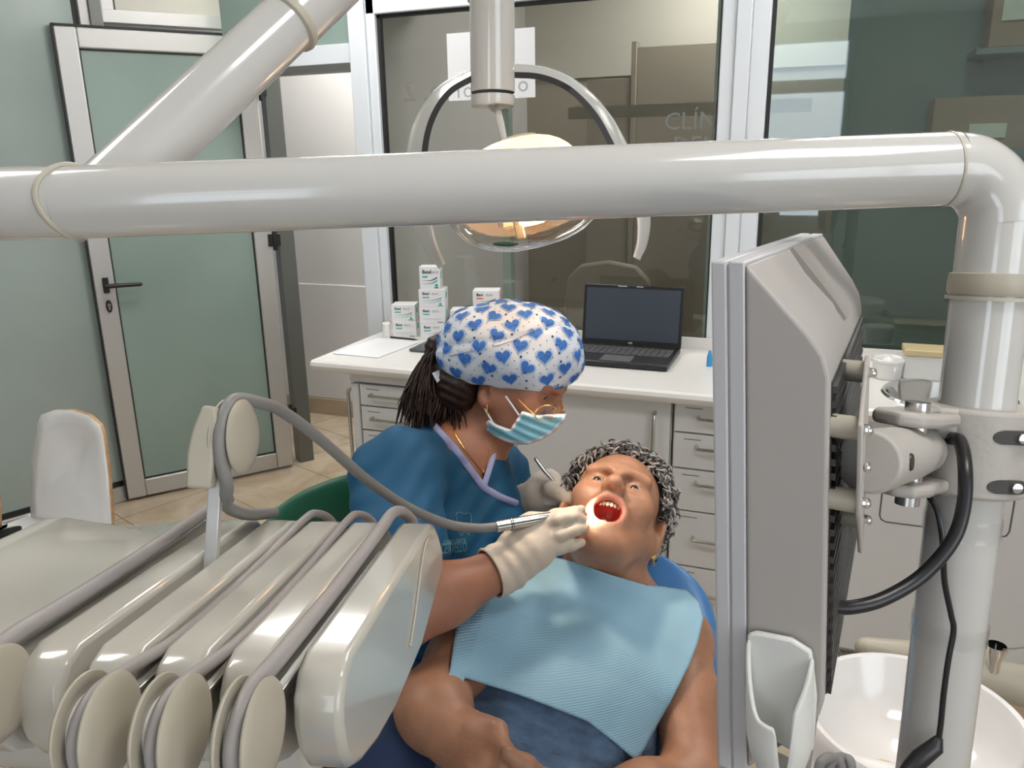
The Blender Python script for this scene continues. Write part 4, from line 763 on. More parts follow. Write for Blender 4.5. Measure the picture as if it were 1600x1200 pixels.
def surface(f, lo, hi, h, B=8):
    """naive surface nets on the blocks near the surface"""
    lo = np.asarray(lo); nb = np.ceil((np.asarray(hi)-lo)/(h*B)).astype(int)+1; N = nb*B
    bi = np.stack(np.meshgrid(*[np.arange(n) for n in nb], indexing='ij'), -1).reshape(-1, 3)
    dc = f(lo+(bi*B+B/2-.5)*h); act = np.abs(dc) < h*B*.87*1.7
    D = np.repeat(np.repeat(np.repeat(np.where(dc < 0, -9., 9.).astype(np.float32).reshape(nb), B, 0), B, 1), B, 2)
    loc = np.stack(np.meshgrid(*[np.arange(B)]*3, indexing='ij'), -1).reshape(-1, 3)
    ab = bi[act]
    for i in range(0, len(ab), 600):
        g = (ab[i:i+600, None, :]*B+loc[None]).reshape(-1, 3); D[g[:, 0], g[:, 1], g[:, 2]] = f(lo+g*h)
    I = D < 0; cnt = np.zeros(N-1, np.uint8)
    for dx in (0, 1):
        for dy in (0, 1):
            for dz in (0, 1): cnt += I[dx:N[0]-1+dx, dy:N[1]-1+dy, dz:N[2]-1+dz]
    cells = np.argwhere((cnt > 0) & (cnt < 8)); idx = np.full(N-1, -1, np.int32); idx[tuple(cells.T)] = np.arange(len(cells))
    acc = np.zeros((len(cells), 3)); num = np.zeros(len(cells))
    cor = [np.array(c) for c in ((0,0,0),(1,0,0),(0,1,0),(1,1,0),(0,0,1),(1,0,1),(0,1,1),(1,1,1))]
    val = [D[tuple((cells+c).T)].astype(float) for c in cor]
    for i in range(8):
        for j in range(i+1, 8):
            if np.abs(cor[i]-cor[j]).sum() != 1: continue
            x = (val[i] < 0) != (val[j] < 0); t = np.zeros(len(cells)); t[x] = val[i][x]/(val[i][x]-val[j][x])
            acc += np.where(x[:, None], cor[i]+(cor[j]-cor[i])*t[:, None], 0); num += x
    vs = lo+(cells+acc/num[:, None])*h
    fs = []
    for ax in range(3):
        o1, o2 = [np.eye(3, dtype=int)[k] for k in range(3) if k != ax]; e = np.eye(3, dtype=int)[ax]
        sl0 = [slice(1, n-1) for n in N]; sl1 = list(sl0); sl0[ax] = slice(0, N[ax]-1); sl1[ax] = slice(1, N[ax])
        A, Bb = I[tuple(sl0)], I[tuple(sl1)]; g = np.argwhere(A != Bb); base = np.array([1, 1, 1]); base[ax] = 0; g = g+base
        q = np.stack([idx[tuple((g-o1-o2).T)], idx[tuple((g-o2).T)], idx[tuple(g.T)], idx[tuple((g-o1).T)]], 1)
        fl = I[tuple(g.T)] if ax != 1 else ~I[tuple(g.T)]
        q[~fl] = q[~fl][:, ::-1]; fs.append(q)
    fs = np.concatenate(fs); fs = fs[(fs >= 0).all(1)]
    return vs, fs
def sdf_obj(name, f, mats, parent, h=.003, bounds=None, matf=None, smooth=3, label=None, drop=None):
    lo, hi = bounds if bounds is not None else f.bounds(); vs, fs = surface(f, lo, hi, h)
    for _ in range(smooth):               # light tangential smoothing
        a = np.zeros_like(vs); c = np.zeros(len(vs))
        for i in range(4):
            j = (i+1) % 4
            np.add.at(a, fs[:, i], vs[fs[:, j]]); np.add.at(c, fs[:, i], 1); np.add.at(a, fs[:, j], vs[fs[:, i]]); np.add.at(c, fs[:, j], 1)
        vs = vs*.5+.5*a/np.maximum(c, 1)[:, None]
    ctr = vs[fs].mean(1)
    if drop is not None: kp = ~drop(ctr); fs = fs[kp]; ctr = ctr[kp]
    me = bpy.data.meshes.new(name); me.from_pydata(vs.tolist(), [], fs.tolist())
    for mm in (mats if isinstance(mats, (list, tuple)) else [mats]): me.materials.append(mm)
    if matf is not None: me.polygons.foreach_set('material_index', matf(ctr).astype(np.int32))
    me.polygons.foreach_set('use_smooth', np.ones(len(fs), bool)); me.update()
    bm = bmesh.new(); bm.from_mesh(me); bmesh.ops.delete(bm, geom=[v for v in bm.verts if not v.link_faces], context='VERTS'); bmesh.ops.recalc_face_normals(bm, faces=bm.faces); bm.to_mesh(me); bm.free()
    o = bpy.data.objects.new(name, me); COL.objects.link(o)
    if parent: attach(o, parent)
    if label: o['label'] = label
    return o
def hit(f, px, py, off=.002, d0=.6, d1=2.2):
    """where the sight line of a measured point meets a body surface (or comes nearest to it)"""
    r = ray(px, py); L = np.linalg.norm(r); t = d0; best = (9, t)
    for _ in range(90):
        d = float(f((ORG+r*t)[None])[0])-off
        if d < best[0]: best = (d, t)
        if d < 3e-4 or t > d1: break
        t += max(d, 2e-4)/L*.8
    return ORG+r*best[1], best[0]
def hitN(f, px, off=.002, d0=.6, d1=2.2):
    px = np.asarray(px, float); r = FW+RT*((px[:, :1]-800)/FPX)+UP*((600-px[:, 1:2])/FPX); L = np.linalg.norm(r, axis=1); t = np.full(len(px), d0); bt = t.copy(); bd_ = np.full(len(px), 9.)
    for _ in range(90):
        d = f(ORG+r*t[:, None])-off; b = d < bd_; bt[b] = t[b]; bd_[b] = d[b]
        t = np.where((d < 3e-4) | (t > d1), t, t+np.maximum(d, 2e-4)/L*.8)
    return ORG+r*bt[:, None]
def cdir(x, y, z): return RT*x+UP*y-FW*z            # picture right, picture up, towards the viewer
def polyd(poly, scale):
    """signed distance (in metres at the subject's distance) to a measured outline, along the view"""
    poly = np.array(poly, float)
    def f(P):
        v = P-ORG; z = v@FW; x = 800+FPX*(v@RT)/z; y = 600-FPX*(v@UP)/z; q = np.stack([x, y], 1)
        d = np.full(len(q), 1e9); ins = np.zeros(len(q), bool)
        for i in range(len(poly)):
            a, b = poly[i], poly[(i+1) % len(poly)]; e = b-a; w = q-a; t = np.clip((w@e)/(e@e), 0, 1); d = np.minimum(d, ((w-t[:, None]*e)**2).sum(1))
            c = ((a[1] > q[:, 1]) != (b[1] > q[:, 1])) & (q[:, 0] < (b[0]-a[0])*(q[:, 1]-a[1])/(b[1]-a[1]+1e-12)+a[0]); ins ^= c
        return np.where(ins, -np.sqrt(d), np.sqrt(d))/scale
    return f
def head_sdf(s0, O, Rr, F, Uu, mouth_open=False, ears=True, w=1., sc=1., ear=(0, 0), es=1., chin=0.):
    """adds a head: O = centre between the ears at eye height; Rr, F, Uu = the person's right, front and up"""
    A = np.stack([Rr, F, Uu])
    L = lambda x, y, z: O+(Rr*x*w+F*y+Uu*z)*sc
    class _S:
        def ell(q, c, r, k=.02, op='u', axes=None): s0.ell(c, np.array(r, float)*sc, k, op, axes)
        def cone(q, a, b, ra, rb, k=.02, op='u'): s0.cone(a, b, ra*sc, rb*sc, k, op)
    s = _S()
    e = lambda c, r, k=.02, op='u': s.ell(L(*c), r, k, op, A)
    e((0, -.012, .038), (.074*w, .095, .082)); e((0, .030, .005), (.064*w, .060, .070), .03)
    jd = -.018 if mouth_open else chin
    e((0, .030, -.045+jd*.4), (.056*w, .050, .065-jd*.5), .03)
    for sx in (-1, 1):
        s.cone(L(sx*.058, -.008, -.040), L(sx*.022, .062, -.098+jd), .026, .018, .03)
        e((sx*.041, .062, -.024), (.026, .020, .024), .025)
        s.cone(L(sx*.012, .088, .023), L(sx*.045, .076, .026), .009, .008, .016)
    e((0, .070, -.100+jd), (.022, .020, .018), .025)
    s.cone(L(0, .086, .014), L(0, .106, -.020), .0085, .0115, .014); s.ell(L(0, .110, -.027), (.0125, .0115, .0105), .01, 'u', A)
    for sx in (-1, 1): s.ell(L(sx*.0135, .099, -.030), (.008, .010, .0075), .008, 'u', A); s.ell(L(sx*.0065, .105, -.039), (.0035, .005, .004), .004, 'd', A)
    for sx in (-1, 1):
        s.ell(L(sx*.031, .090, .000), (.019, .012, .0125), .016, 'd', A)
        s.ell(L(sx*.0315, .0705, .0005), (.0150,)*3, .006, 'u', A)
        s.ell(L(sx*.0315, .086, -.0008), (.0115, .014, .0023), .003, 'd', A)
    for sx in (-1, 1):
        s.cone(L(sx*.021, .094, -.030), L(sx*.040, .080, -.064), .0020, .0014, .008, 'd'); s.cone(L(sx*.016, .0935, .0175), L(sx*.050, .079, .0195), .0045, .004, .012)
    if mouth_open:
        mo_ = lambda a, r=1.: L(.0275*math.cos(a)*r, .093-.010*abs(math.cos(a))**2-(.012 if math.sin(a) < 0 else 0)*abs(math.sin(a)), -.068+.0265*math.sin(a)*r)
        s.ell(L(0, .072, -.068), (.034, .026, .033), .02, 'u', A)
        s.ell(L(0, .094, -.068), (.0260, .046, .0250), .008, 'd', A)
        n = 14
        for i in range(n):
            a0, a1 = 2*PI*i/n, 2*PI*(i+1)/n; s.cone(mo_(a0), mo_(a1), .0048, .0048, .006)
    else:
        s.cone(L(-.024, .086, -.066), L(.024, .086, -.066), .006, .006, .01); s.cone(L(-.018, .090, -.062), L(.018, .090, -.062), .005, .005, .006)
    if ears:
        for sx in (-1, 1):
            o_ = L(sx*.077, -.012+ear[0], -.008+ear[1]); ax = np.stack([nrm(Rr*sx*.9-F*.45), nrm(F*.9+Rr*sx*.45), Uu])
            o_ = o_+ax[0]*.003*(es-1)*8; s.ell(o_, (.0080, .0175*es, .0315*es), .008, 'u', ax); s.ell(o_-Uu*.022*es+F*.003, (.007, .010*es, .011*es), .006, 'u', ax); s.ell(o_+ax[0]*.008+F*.002-Uu*.004, (.0065, .0095*es, .017*es), .006, 'd', ax)
    return L, A
def eyes(L, A, parent, look=(0, 1, -.25), sc=1.):
    for sx in (-1, 1):
        c = L(sx*.0315, .0708, .0005); g = nrm(A.T@np.array(look, float))
        ey = MB().ell(c, (.0132*sc,)*3, 20, 14).build('eyeball', M['eyew'], parent)
        MB().lathe([(0, .0136*sc), (.003*sc, .0134*sc), (.0068*sc, .0118*sc), (.0070*sc, .0114*sc)], c, g, 20).build('iris', M['iris'], ey)

# ---------------------------------------------------------------- the patient
pat = thing('person', 'reclining person with short grey curly hair, mouth open, in a blue paper bib', 'person', at(812, 1330, 1.25))
pF, pL_ = cdir(0, .77, .64), cdir(.95, -.20, .24); pF = nrm(pF); pR = nrm(-(pL_-pF*(pL_@pF))); pU = np.cross(pR, pF)
pO = at(957, 806, 1.38)
bd = Sdf()
pl_f, pA = head_sdf(bd, pO, pR, pF, pU, True, es=1.22)
pb = lambda *a: at(*a)
NHP = len(bd.p)
neck0, neck1 = pl_f(0, -.03, -.05), pb(942, 925, 1.375)
bd.cone(neck0, neck1, .056, .060, .03); bd.cone(pl_f(.0, .02, -.10), pb(935, 915, 1.335), .035, .04, .03)
chest, belly, hip = pb(905, 1015, 1.40), pb(842, 1150, 1.27), pb(800, 1300, 1.17)
bd.cone(neck1, chest, .07, .11, .05); bd.cone(chest, belly, .115, .115, .05); bd.cone(belly, hip, .115, .12, .04)
shL, shR = pb(1058, 1002, 1.34), pb(752, 985, 1.27)
bd.cone(pb(985, 950, 1.39), shL, .054, .054, .04); bd.cone(pb(870, 945, 1.36), shR, .058, .058, .04)
elL, elR = pb(1086, 1225, 1.16), pb(672, 1100, 1.10)
bd.chain([shL, shL*.6+elL*.4, elL], [.054, .048, .043], .03); bd.chain([shR, shR*.55+elR*.45, elR], [.054, .046, .042], .03)
NTOR = len(bd.p)
wrR, wrL = pb(702, 1150, 1.045), pb(880, 1265, 1.05)
bd.chain([elR, elR*.6+wrR*.4, wrR], [.044, .043, .032], .03); bd.chain([elL, elL*.6+wrL*.4, wrL], [.044, .040, .029], .03)
def hand(s, W, knk, tips, thumb, palm_n, rw=.028, rk=.0092, kk=.008, spread=.019):
    """palm from wrist W to the knuckle centre, four fingers of unequal length through their joints, thumb from the palm's side"""
    pd_ = nrm(knk-W); sd = nrm(np.cross(palm_n, pd_)); pn = np.cross(pd_, sd)
    A_ = np.stack([pd_, sd, pn]); Lp = np.linalg.norm(knk-W)
    s.ell((W+knk)/2+pd_*.004, (Lp*.66, .041, .018), .022, 'u', A_)
    for i, off in enumerate((1.5, .5, -.5, -1.5)):
        K = knk+sd*off*spread-pd_*.006*abs(off-.3); s.cone(W+sd*off*.010, K, .015, .0115, .012)
        ch = [K]+[np.array(x, float) for x in tips[i]]; n_ = len(ch); s.chain(ch, list(np.linspace(.0105, .0072, n_)), kk)
    ch = [np.array(x, float) for x in thumb]; s.chain([W+pd_*.02+sd*.022]+ch, list(np.linspace(.015, .009, len(ch)+1)), .012)
# right hand resting on the belly, left hand slipping under it from below the picture
kR = pb(766, 1176, .99); fr_ = lambda *a: pb(*a)
hand(bd, wrR, kR, [[fr_(790, 1172, .98), fr_(812, 1192, .98), fr_(826, 1212, .99)], [fr_(788, 1192, .972), fr_(810, 1212, .975), fr_(822, 1234, .985)], [fr_(780, 1212, .968), fr_(798, 1232, .97), fr_(806, 1250, .98)], [fr_(766, 1226, .965), fr_(780, 1246, .97), fr_(788, 1262, .975)]], [fr_(742, 1148, 1.02), fr_(766, 1152, 1.015), fr_(780, 1160, 1.015)], -FW*.8+UP*.6)
kL = pb(815, 1228, 1.01)
hand(bd, wrL, kL, [[fr_(775, 1190, 1.035), fr_(748, 1182, 1.03), fr_(735, 1192, 1.02)], [fr_(772, 1215, 1.02), fr_(745, 1212, 1.02), fr_(735, 1222, 1.01)], [fr_(772, 1235, 1.01), fr_(750, 1238, 1.01), fr_(742, 1246, 1.0)], [fr_(775, 1252, 1.0), fr_(758, 1258, 1.0), fr_(750, 1262, 1.0)]], [fr_(856, 1222, .99), fr_(822, 1196, .962), fr_(792, 1176, .957)], -FW*.5+UP*.8)
# legs towards the foot of the chair, mostly under the skirt
kn = [np.array([hip[0]-.06, hip[1]-.46, hip[2]+.02]), np.array([hip[0]+.14, hip[1]-.46, hip[2]+.02])]
for sx, K in zip((-.09, .09), kn):
    H_ = hip+np.array([sx, 0, 0]); ft = K+np.array([0, -.40, -.10]); bd.chain([H_, K, ft], [.085, .060, .040], .03); bd.chain([ft, ft+np.array([0, -.06, .12])], [.036, .028], .03)
def pmat(c):
    l = (c-pO)@pA.T; r_ = np.sqrt((l[:, 0]/.0262)**2+((l[:, 2]+.068)/.0255)**2)
    m_ = np.zeros(len(c), int); near = (l[:, 1] > .03) & (l[:, 1] < .12)
    m_[near & (r_ < .93) & (l[:, 1] < .0885-.012*(l[:, 2] < -.068))] = 2; m_[near & (r_ >= .82) & (r_ < 1.13) & (m_ != 2) & (l[:, 1] > .070) & (l[:, 2] < -.042)] = 1
    return m_
blo, bhi = bd.bounds()
body = sdf_obj('body', bd, [M['skin_p'], M['lips'], M['mouth']], pat, .0026, matf=pmat, smooth=2)
eyes(pl_f, pA, body, (.10, 1, -.35))
# brows
mb = MB()
for sx in (-1, 1): mb.tube(spline([pl_f(sx*.016, .0945, .0205), pl_f(sx*.030, .0925, .0265), pl_f(sx*.048, .0815, .0245)], 6), [.0012]*12+[.0009], 6)
mb.build('eyebrows', mat('faint_brow', (.16, .085, .055), .7), body)
# teeth and tongue
mb = MB()
for i in range(8):
    a_ = PI*(.16+.68*i/7); c_ = pl_f(.0215*math.cos(a_), .066+.018*math.sin(a_), -.0505+.001*abs(i-3.5)); mb.ell(c_, (.0034 if 2 < i < 5 else .003, .0026, .0058), 10, 8, axes=(nrm(pR*math.sin(a_)-pF*math.cos(a_)), nrm(pF*math.sin(a_)+pR*math.cos(a_)), pU))
mb.build('upper_teeth', M['tooth'], body)
mb = MB()
for i in range(8):
    a_ = PI*(.14+.72*i/7); c_ = pl_f(.019*math.cos(a_), .054+.018*math.sin(a_), -.0885+.001*abs(i-3.5)); mb.ell(c_, (.0026, .0024, .0045), 10, 8, axes=(nrm(pR*math.sin(a_)-pF*math.cos(a_)), nrm(pF*math.sin(a_)+pR*math.cos(a_)), pU))
mb.build('lower_teeth', M['tooth'], body)
MB().ell(pl_f(.003, .048, -.0775), (.0155, .024, .0095), 18, 12, axes=(pR, pF, pU)).build('tongue', M['tongue'], body)
# hair: a dark under-layer and many short curls
hs = Sdf(); hs.ell(pl_f(0, -.018, .043), (.0835, .099, .088), .01, 'u', pA)
hs.ell(pl_f(0, -.035, -.02), (.074, .078, .065), .03, 'u', pA)
def hairline(P):
    l = (P-pO)@pA.T; y0 = np.where(l[:, 2] > .02, .082-1.15*(l[:, 2]-.092)*-1*0-.0, 0)
    lim = np.interp(l[:, 2], [-.09, -.05, -.01, .03, .06, .085, .10, .115, .13], [-.045, -.04, -.022, .006, .030, .052, .066, .072, .08]) - .12*np.abs(l[:, 0])*(l[:, 2] > .05)
    return l[:, 1]-lim
hs.fn(lambda P: hairline(P)+.006, .030, 'i')
hair = sdf_obj('hair', hs, M['hair_b'], pat, .004, bounds=(pO-.16, pO+.16))
mb = MB(); rng = random.Random(3); cnt = 0
while cnt < 2300:
    u_, v_ = rng.uniform(-1, 1), rng.uniform(0, 2*PI); q_ = math.sqrt(1-u_*u_); d_ = np.array([q_*math.cos(v_), q_*math.sin(v_), u_])
    l = np.array([d_[0]*.087, -.020+d_[1]*.102, .043+d_[2]*.090])
    if l[2] < .0: l[1] = -.03+d_[1]*.09
    hl_ = float(hairline((pO+pA.T@l)[None])[0]); l = l*(1-.085*min(1, max(0, (hl_+.018)/.020)))
    p_ = pO+pA.T@l
    if hl_ > .006 or l[2] < -.06: continue
    if abs(l[0]) > .062 and l[2] < .016 and l[1] > -.030: continue
    nrm_ = nrm(pA.T@np.array([d_[0]/.08, d_[1]/.1, d_[2]/.088])); tx = nrm(np.cross(nrm_, [rng.uniform(-1, 1), rng.uniform(-1, 1), rng.uniform(-1, 1)])); ty = np.cross(nrm_, tx)
    R_c = rng.uniform(.005, .011); turns = rng.uniform(.8, 1.5); ph = rng.uniform(0, 6.28); h_ = rng.uniform(.008, .024); pts = []
    for i in range(9):
        a_ = ph+turns*2*PI*i/8; rr_ = R_c*(1-.35*i/8); pts.append(p_+nrm_*(h_*(.25+.75*math.sin(PI*.5*i/8)) + rr_*.5*math.sin(a_))+tx*(rr_*math.cos(a_))+ty*(rr_*.8*math.sin(a_+.6)))
    mb.tube(pts, [.0014, .0019, .0021, .0021, .0020, .0018, .0016, .0012, .0006], 5, mi=0 if rng.random() < .55 else 1, cap=False); cnt += 1
mb.build('curls', [mat('dark_grey_curl', (.085, .076, .072), .4), mat('silver_curl', (.40, .375, .355), .38)], hair, ang=180)
mb = MB(); ea = pl_f(-.081, -.006, -.043)
mb.lathe([(.0022, -.001), (.0026, 0), (.0022, .001)], ea, pF, 10); mb.tube([ea, ea-UP*.006], .0007, 6); star = []
for k in range(8): a_ = PI*k/4+.2; r_ = .0055 if k % 2 == 0 else .0025; star.append((r_*math.cos(a_), r_*1.35*math.sin(a_)))
mb.prism(star, ea-UP*.013, RT, UP, -FW, -.0008, .0008); mb.tube([ea-UP*.019, ea-UP*.030], [.001, .0006], 6)
mb.build('earring', M['gold'], pat, label='dangling gold earring')
# dress
dr = Sdf(); dr.cone(pb(925, 960, 1.405), chest, .10, .124, .04); dr.cone(chest, belly, .124, .128, .05); dr.cone(belly, hip, .128, .135, .04)
dr.cone(pb(850, 1010, 1.36), pb(790, 1150, 1.24), .085, .085, .05); dr.cone(pb(960, 1010, 1.38), pb(915, 1150, 1.27), .090, .095, .05); dr.cone(pb(790, 1150, 1.24), pb(700, 1255, 1.13), .085, .085, .05); dr.cone(pb(915, 1150, 1.27), pb(930, 1300, 1.20), .09, .12, .05)
dr.ell(pb(870, 1085, 1.225), (.135, .07, .10), .08, 'u', np.stack([RT, nrm(UP*.6-FW*.8), nrm(UP*.8+FW*.6)]))
for sx, K in zip((-.09, .09), kn): dr.cone(hip+np.array([sx, 0, 0]), K, .108, .09, .06)
wr_ = lambda P: .0022*np.sin(P[:, 0]*62+np.sin(P[:, 1]*31)*1.7+P[:, 2]*40)+.0016*np.sin(P[:, 1]*95+P[:, 0]*37)
class Wr:
    def __init__(s, f, w): s.f = f; s.w = w
    def __call__(s, P): return s.f(P)+s.w(P)
    def bounds(s, pad=.02): return s.f.bounds(pad)
dress = sdf_obj('dress', Wr(dr, wr_), M['dress'], pat, .004, smooth=2)
# paper bib draped over the chest
tor = Sdf(); tor.p = dr.p+[q for q in bd.p[-999:] if False]
tor.cone(neck1, pb(930, 950, 1.37), .07, .085, .03); tor.cone(pb(985, 950, 1.39), shL, .060, .062, .04); tor.cone(pb(870, 945, 1.36), shR, .062, .064, .04)
tor.chain([shL, shL*.6+elL*.4], [.064, .055], .03); tor.chain([shR, shR*.55+elR*.45], [.060, .050], .03)
tb0 = Sdf(); tb0.p = bd.p[NHP:NTOR]; tb_ = lambda P: np.minimum(tor(P), tb0(P))
top_e = [(826, 884), (866, 871), (897, 878), (950, 897), (1011, 915), (1037, 917), (1072, 922), (1092, 940)]
bot_e = [(696, 1087), (716, 1086), (726, 1059), (800, 1082), (860, 1104), (918, 1127), (958, 1158), (996, 1190)]
lef_e = [(826, 884), (770, 912), (724, 943), (712, 985), (704, 1040), (696, 1087)]
rig_e = [(1092, 940), (1099, 966), (1090, 1005), (1076, 1040), (1048, 1096), (1020, 1145), (996, 1190)]
def resamp(P, n):
    P = np.array(P, float); d = np.r_[0, np.cumsum(np.linalg.norm(np.diff(P, axis=0), axis=1))]; t = np.linspace(0, d[-1], n); return np.stack([np.interp(t, d, P[:, 0]), np.interp(t, d, P[:, 1])], 1)
NU, NV = 73, 61
Te, Be, Le, Re = resamp(top_e, NU), resamp(bot_e, NU), resamp(lef_e, NV), resamp(rig_e, NV)
G = np.zeros((NV, NU, 2))
for j in range(NV):
    for i in range(NU):
        u_, v_ = i/(NU-1), j/(NV-1); G[j, i] = (1-v_)*Te[i]+v_*Be[i]+(1-u_)*Le[j]+u_*Re[j]-((1-u_)*(1-v_)*Te[0]+u_*(1-v_)*Te[-1]+(1-u_)*v_*Be[0]+u_*v_*Be[-1])
DP = np.zeros((NV, NU))
DP = ((hitN(tb_, G.reshape(-1, 2), .005)-ORG)@FW).reshape(NV, NU)
D0 = DP.copy()
for _ in range(60):
    q = np.pad(DP, 1, mode='edge'); q[0] = 2*q[1]-q[2]; q[-1] = 2*q[-2]-q[-3]; q[:, 0] = 2*q[:, 1]-q[:, 2]; q[:, -1] = 2*q[:, -2]-q[:, -3]
    av_ = (q[:-2, 1:-1]+q[2:, 1:-1]+q[1:-1, :-2]+q[1:-1, 2:])/4; DP = np.minimum(.5*DP+.5*av_, D0+.004)
vs = []
for j in range(NV):
    for i in range(NU):
        u_, v_ = i/(NU-1), j/(NV-1)
        fold = -.017*abs(((u_*1.5+.25) % 1)-.5)-.014*abs(((v_*1.5+.5) % 1)-.5)+.0012*math.sin(u_*9+v_*7)
        rib_ = .0006*math.sin(v_*NV*PI*.9) if v_ > .45 else 0
        vs.append(at(G[j, i][0], G[j, i][1], DP[j, i]+fold-rib_*0-.001))
def bibmat():
    Mt = M['bib'].copy(); nt = Mt.node_tree; b = nt.nodes['Principled BSDF']
    tc = nt.nodes.new('ShaderNodeTexCoord'); w_ = nt.nodes.new('ShaderNodeTexWave'); w_.bands_direction = 'Z'; w_.inputs['Scale'].default_value = 95; w_.inputs['Distortion'].default_value = .4
    mp = nt.nodes.new('ShaderNodeMapping'); mp.inputs['Rotation'].default_value = (.35, .18, 0); nt.links.new(tc.outputs['Object'], mp.inputs[0]); nt.links.new(mp.outputs[0], w_.inputs['Vector'])
    bp = nt.nodes.new('ShaderNodeBump'); bp.inputs['Strength'].default_value = .22; bp.inputs['Distance'].default_value = .002; nt.links.new(w_.outputs['Fac'], bp.inputs['Height']); nt.links.new(bp.outputs[0], b.inputs['Normal'])
    return Mt
mb = MB(); mb.add(vs, [(j*NU+i, j*NU+i+1, (j+1)*NU+i+1, (j+1)*NU+i) for j in range(NV-1) for i in range(NU-1)], 0)
mb.mi = [1 if (k//(NU-1)) > NV*.48 else 0 for k in range(len(mb.f))]
mb.build('paper_bib', [M['bib'], bibmat()], pat, solid=.0008, ang=50)
mb = MB(); mb.tube(spline([at(1011, 914, DP[0, 50]-.002), at(1024, 916, DP[0, 56]), at(1040, 917, DP[0, 60]-.002)], 5), .0012, 6); mb.build('bib_chain', M['steel'], pat)

# ---------------------------------------------------------------- the dentist
den = thing('person', 'seated person in teal scrubs, heart print cap and blue mask treating the patient', 'person', (-.78, 1.27, .55))
dF = nrm(cdir(.84, -.44, .33)); dR = cdir(-.35, -.08, .93); dR = nrm(dR-dF*(dR@dF)); dU = np.cross(dR, dF)
dO = at(806, 589, 1.42)
db_ = Sdf(); dl_f, dA = head_sdf(db_, dO, dR, dF, dU, sc=.90, ear=(-.008, -.012), chin=.014)
NHEAD = len(db_.p)
db_.ell(at(757, 622, 1.368), (.0115, .008, .0185), .006, 'u', np.stack([RT, FW, UP])); db_.ell(at(759, 618, 1.358), (.006, .006, .010), .005, 'd', np.stack([RT, FW, UP]))
nk0, nk1 = dl_f(0, -.035, -.06), at(722, 702, 1.45)
db_.cone(nk0, nk1, .046, .050, .03); db_.cone(dl_f(0, .01, -.085), at(752, 712, 1.42), .032, .035, .03)
ch_, be_, hi_ = at(690, 810, 1.46), at(672, 930, 1.45), at(640, 1075, 1.50)
db_.cone(nk1, ch_, .062, .098, .05); db_.cone(ch_, be_, .105, .10, .05); db_.cone(be_, hi_, .10, .12, .05)
db_.cone(at(742, 735, 1.42), at(758, 800, 1.45), .035, .04, .04)
sR, sL = at(622, 742, 1.30), at(775, 745, 1.60)
db_.cone(at(690, 712, 1.42), sR, .050, .058, .04); db_.cone(at(745, 715, 1.50), sL, .050, .055, .04)
eR, wR = at(625, 962, 1.12), at(792, 884, 1.20)
eL, wL = at(775, 870, 1.66), at(822, 788, 1.50)
db_.chain([sR, eR], [.054, .042], .03); db_.chain([eR, eR*.62+wR*.38, wR], [.042, .041, .029], .03)
db_.chain([sL, eL], [.054, .042], .03); db_.chain([eL, wL], [.042, .029], .03)
kd = [at(600, 1215, 1.12), at(735, 1230, 1.34)]
for K, sx in zip(kd, (-1, 1)): db_.chain([hi_+cdir(.0, 0, .0)+(K-hi_)*.12, K, np.array([K[0], K[1]-.02, .08])], [.085, .06, .04], .03)
dbody = sdf_obj('body', db_, M['skin_d'], den, .003, smooth=2)
eyes(dl_f, dA, dbody, (0, 1, -.5), .90)
mb = MB()
for sx in (-1, 1): mb.tube(spline([dl_f(sx*.014, .0965, .021), dl_f(sx*.030, .0945, .028), dl_f(sx*.050, .082, .026)], 6), [.0018]*12+[.001], 6)
mb.build('eyebrows', M['hair_d'], dbody)
# scrub top with V neck
st = Sdf(); g_ = .012
st.cone(at(700, 715, 1.46), ch_, .070+g_, .112+g_, .05); st.cone(ch_, be_, .112+g_, .112+g_, .05); st.cone(be_, hi_, .112+g_, .135, .05)
st.cone(at(742, 730, 1.425), at(764, 810, 1.45), .048, .058, .05)
st.cone(at(690, 715, 1.42), sR, .056, .068, .04); st.cone(at(745, 722, 1.50), sL, .054, .064, .04)
st.chain([sR, sR*.45+eR*.55], [.066, .074], .04); st.chain([sL, sL*.45+eL*.55], [.064, .068], .04)
st0 = Sdf(); st0.p = list(st.p)
vpoly = [(648, 612), (668, 655), (712, 705), (752, 758), (764, 728), (778, 690), (800, 640), (790, 560), (660, 560)]
vn = polyd(vpoly, 870.); st.fn(lambda P: np.maximum(vn(P), (P-ORG)@FW-1.52), .004, 'd')
fold_ = lambda P: .0036*np.sin((P@RT)*55+(P@UP)*38+np.sin((P@UP)*21)*1.3)*np.clip(((ORG+FW*1.4-P)@UP)*-0+1, 0, 1)+.0016*np.sin((P@UP)*120-(P@RT)*95+2.*np.sin((P@RT)*34+(P@FW)*20))
scrub = sdf_obj('scrub_top', Wr(st, fold_), M['scrub'], den, .0036, smooth=2)
def ribbon(f, pts, w, off, name, m_, parent, n=10, th=.0016):
    C_ = []
    C_ = hitN(f, resamp(pts, n*(len(pts)-1)), off)
    for _ in range(3): C_[1:-1] = C_[1:-1]*.5+.25*(C_[2:]+C_[:-2])
    mb = MB(); mb.tube(list(C_), w, 10, squash=(nrm(-FW), .35)); return mb.build(name, m_, parent)
stw = Wr(st0, fold_)
ribbon(stw, [(664, 648), (684, 672), (712, 703), (738, 738), (756, 762), (780, 776), (806, 786)], .0062, .0015, 'neck_trim', M['trimc'], scrub)
ribbon(stw, [(757, 757), (764, 735), (771, 712), (775, 690)], .0050, .0015, 'neck_trim', M['trimc'], scrub)
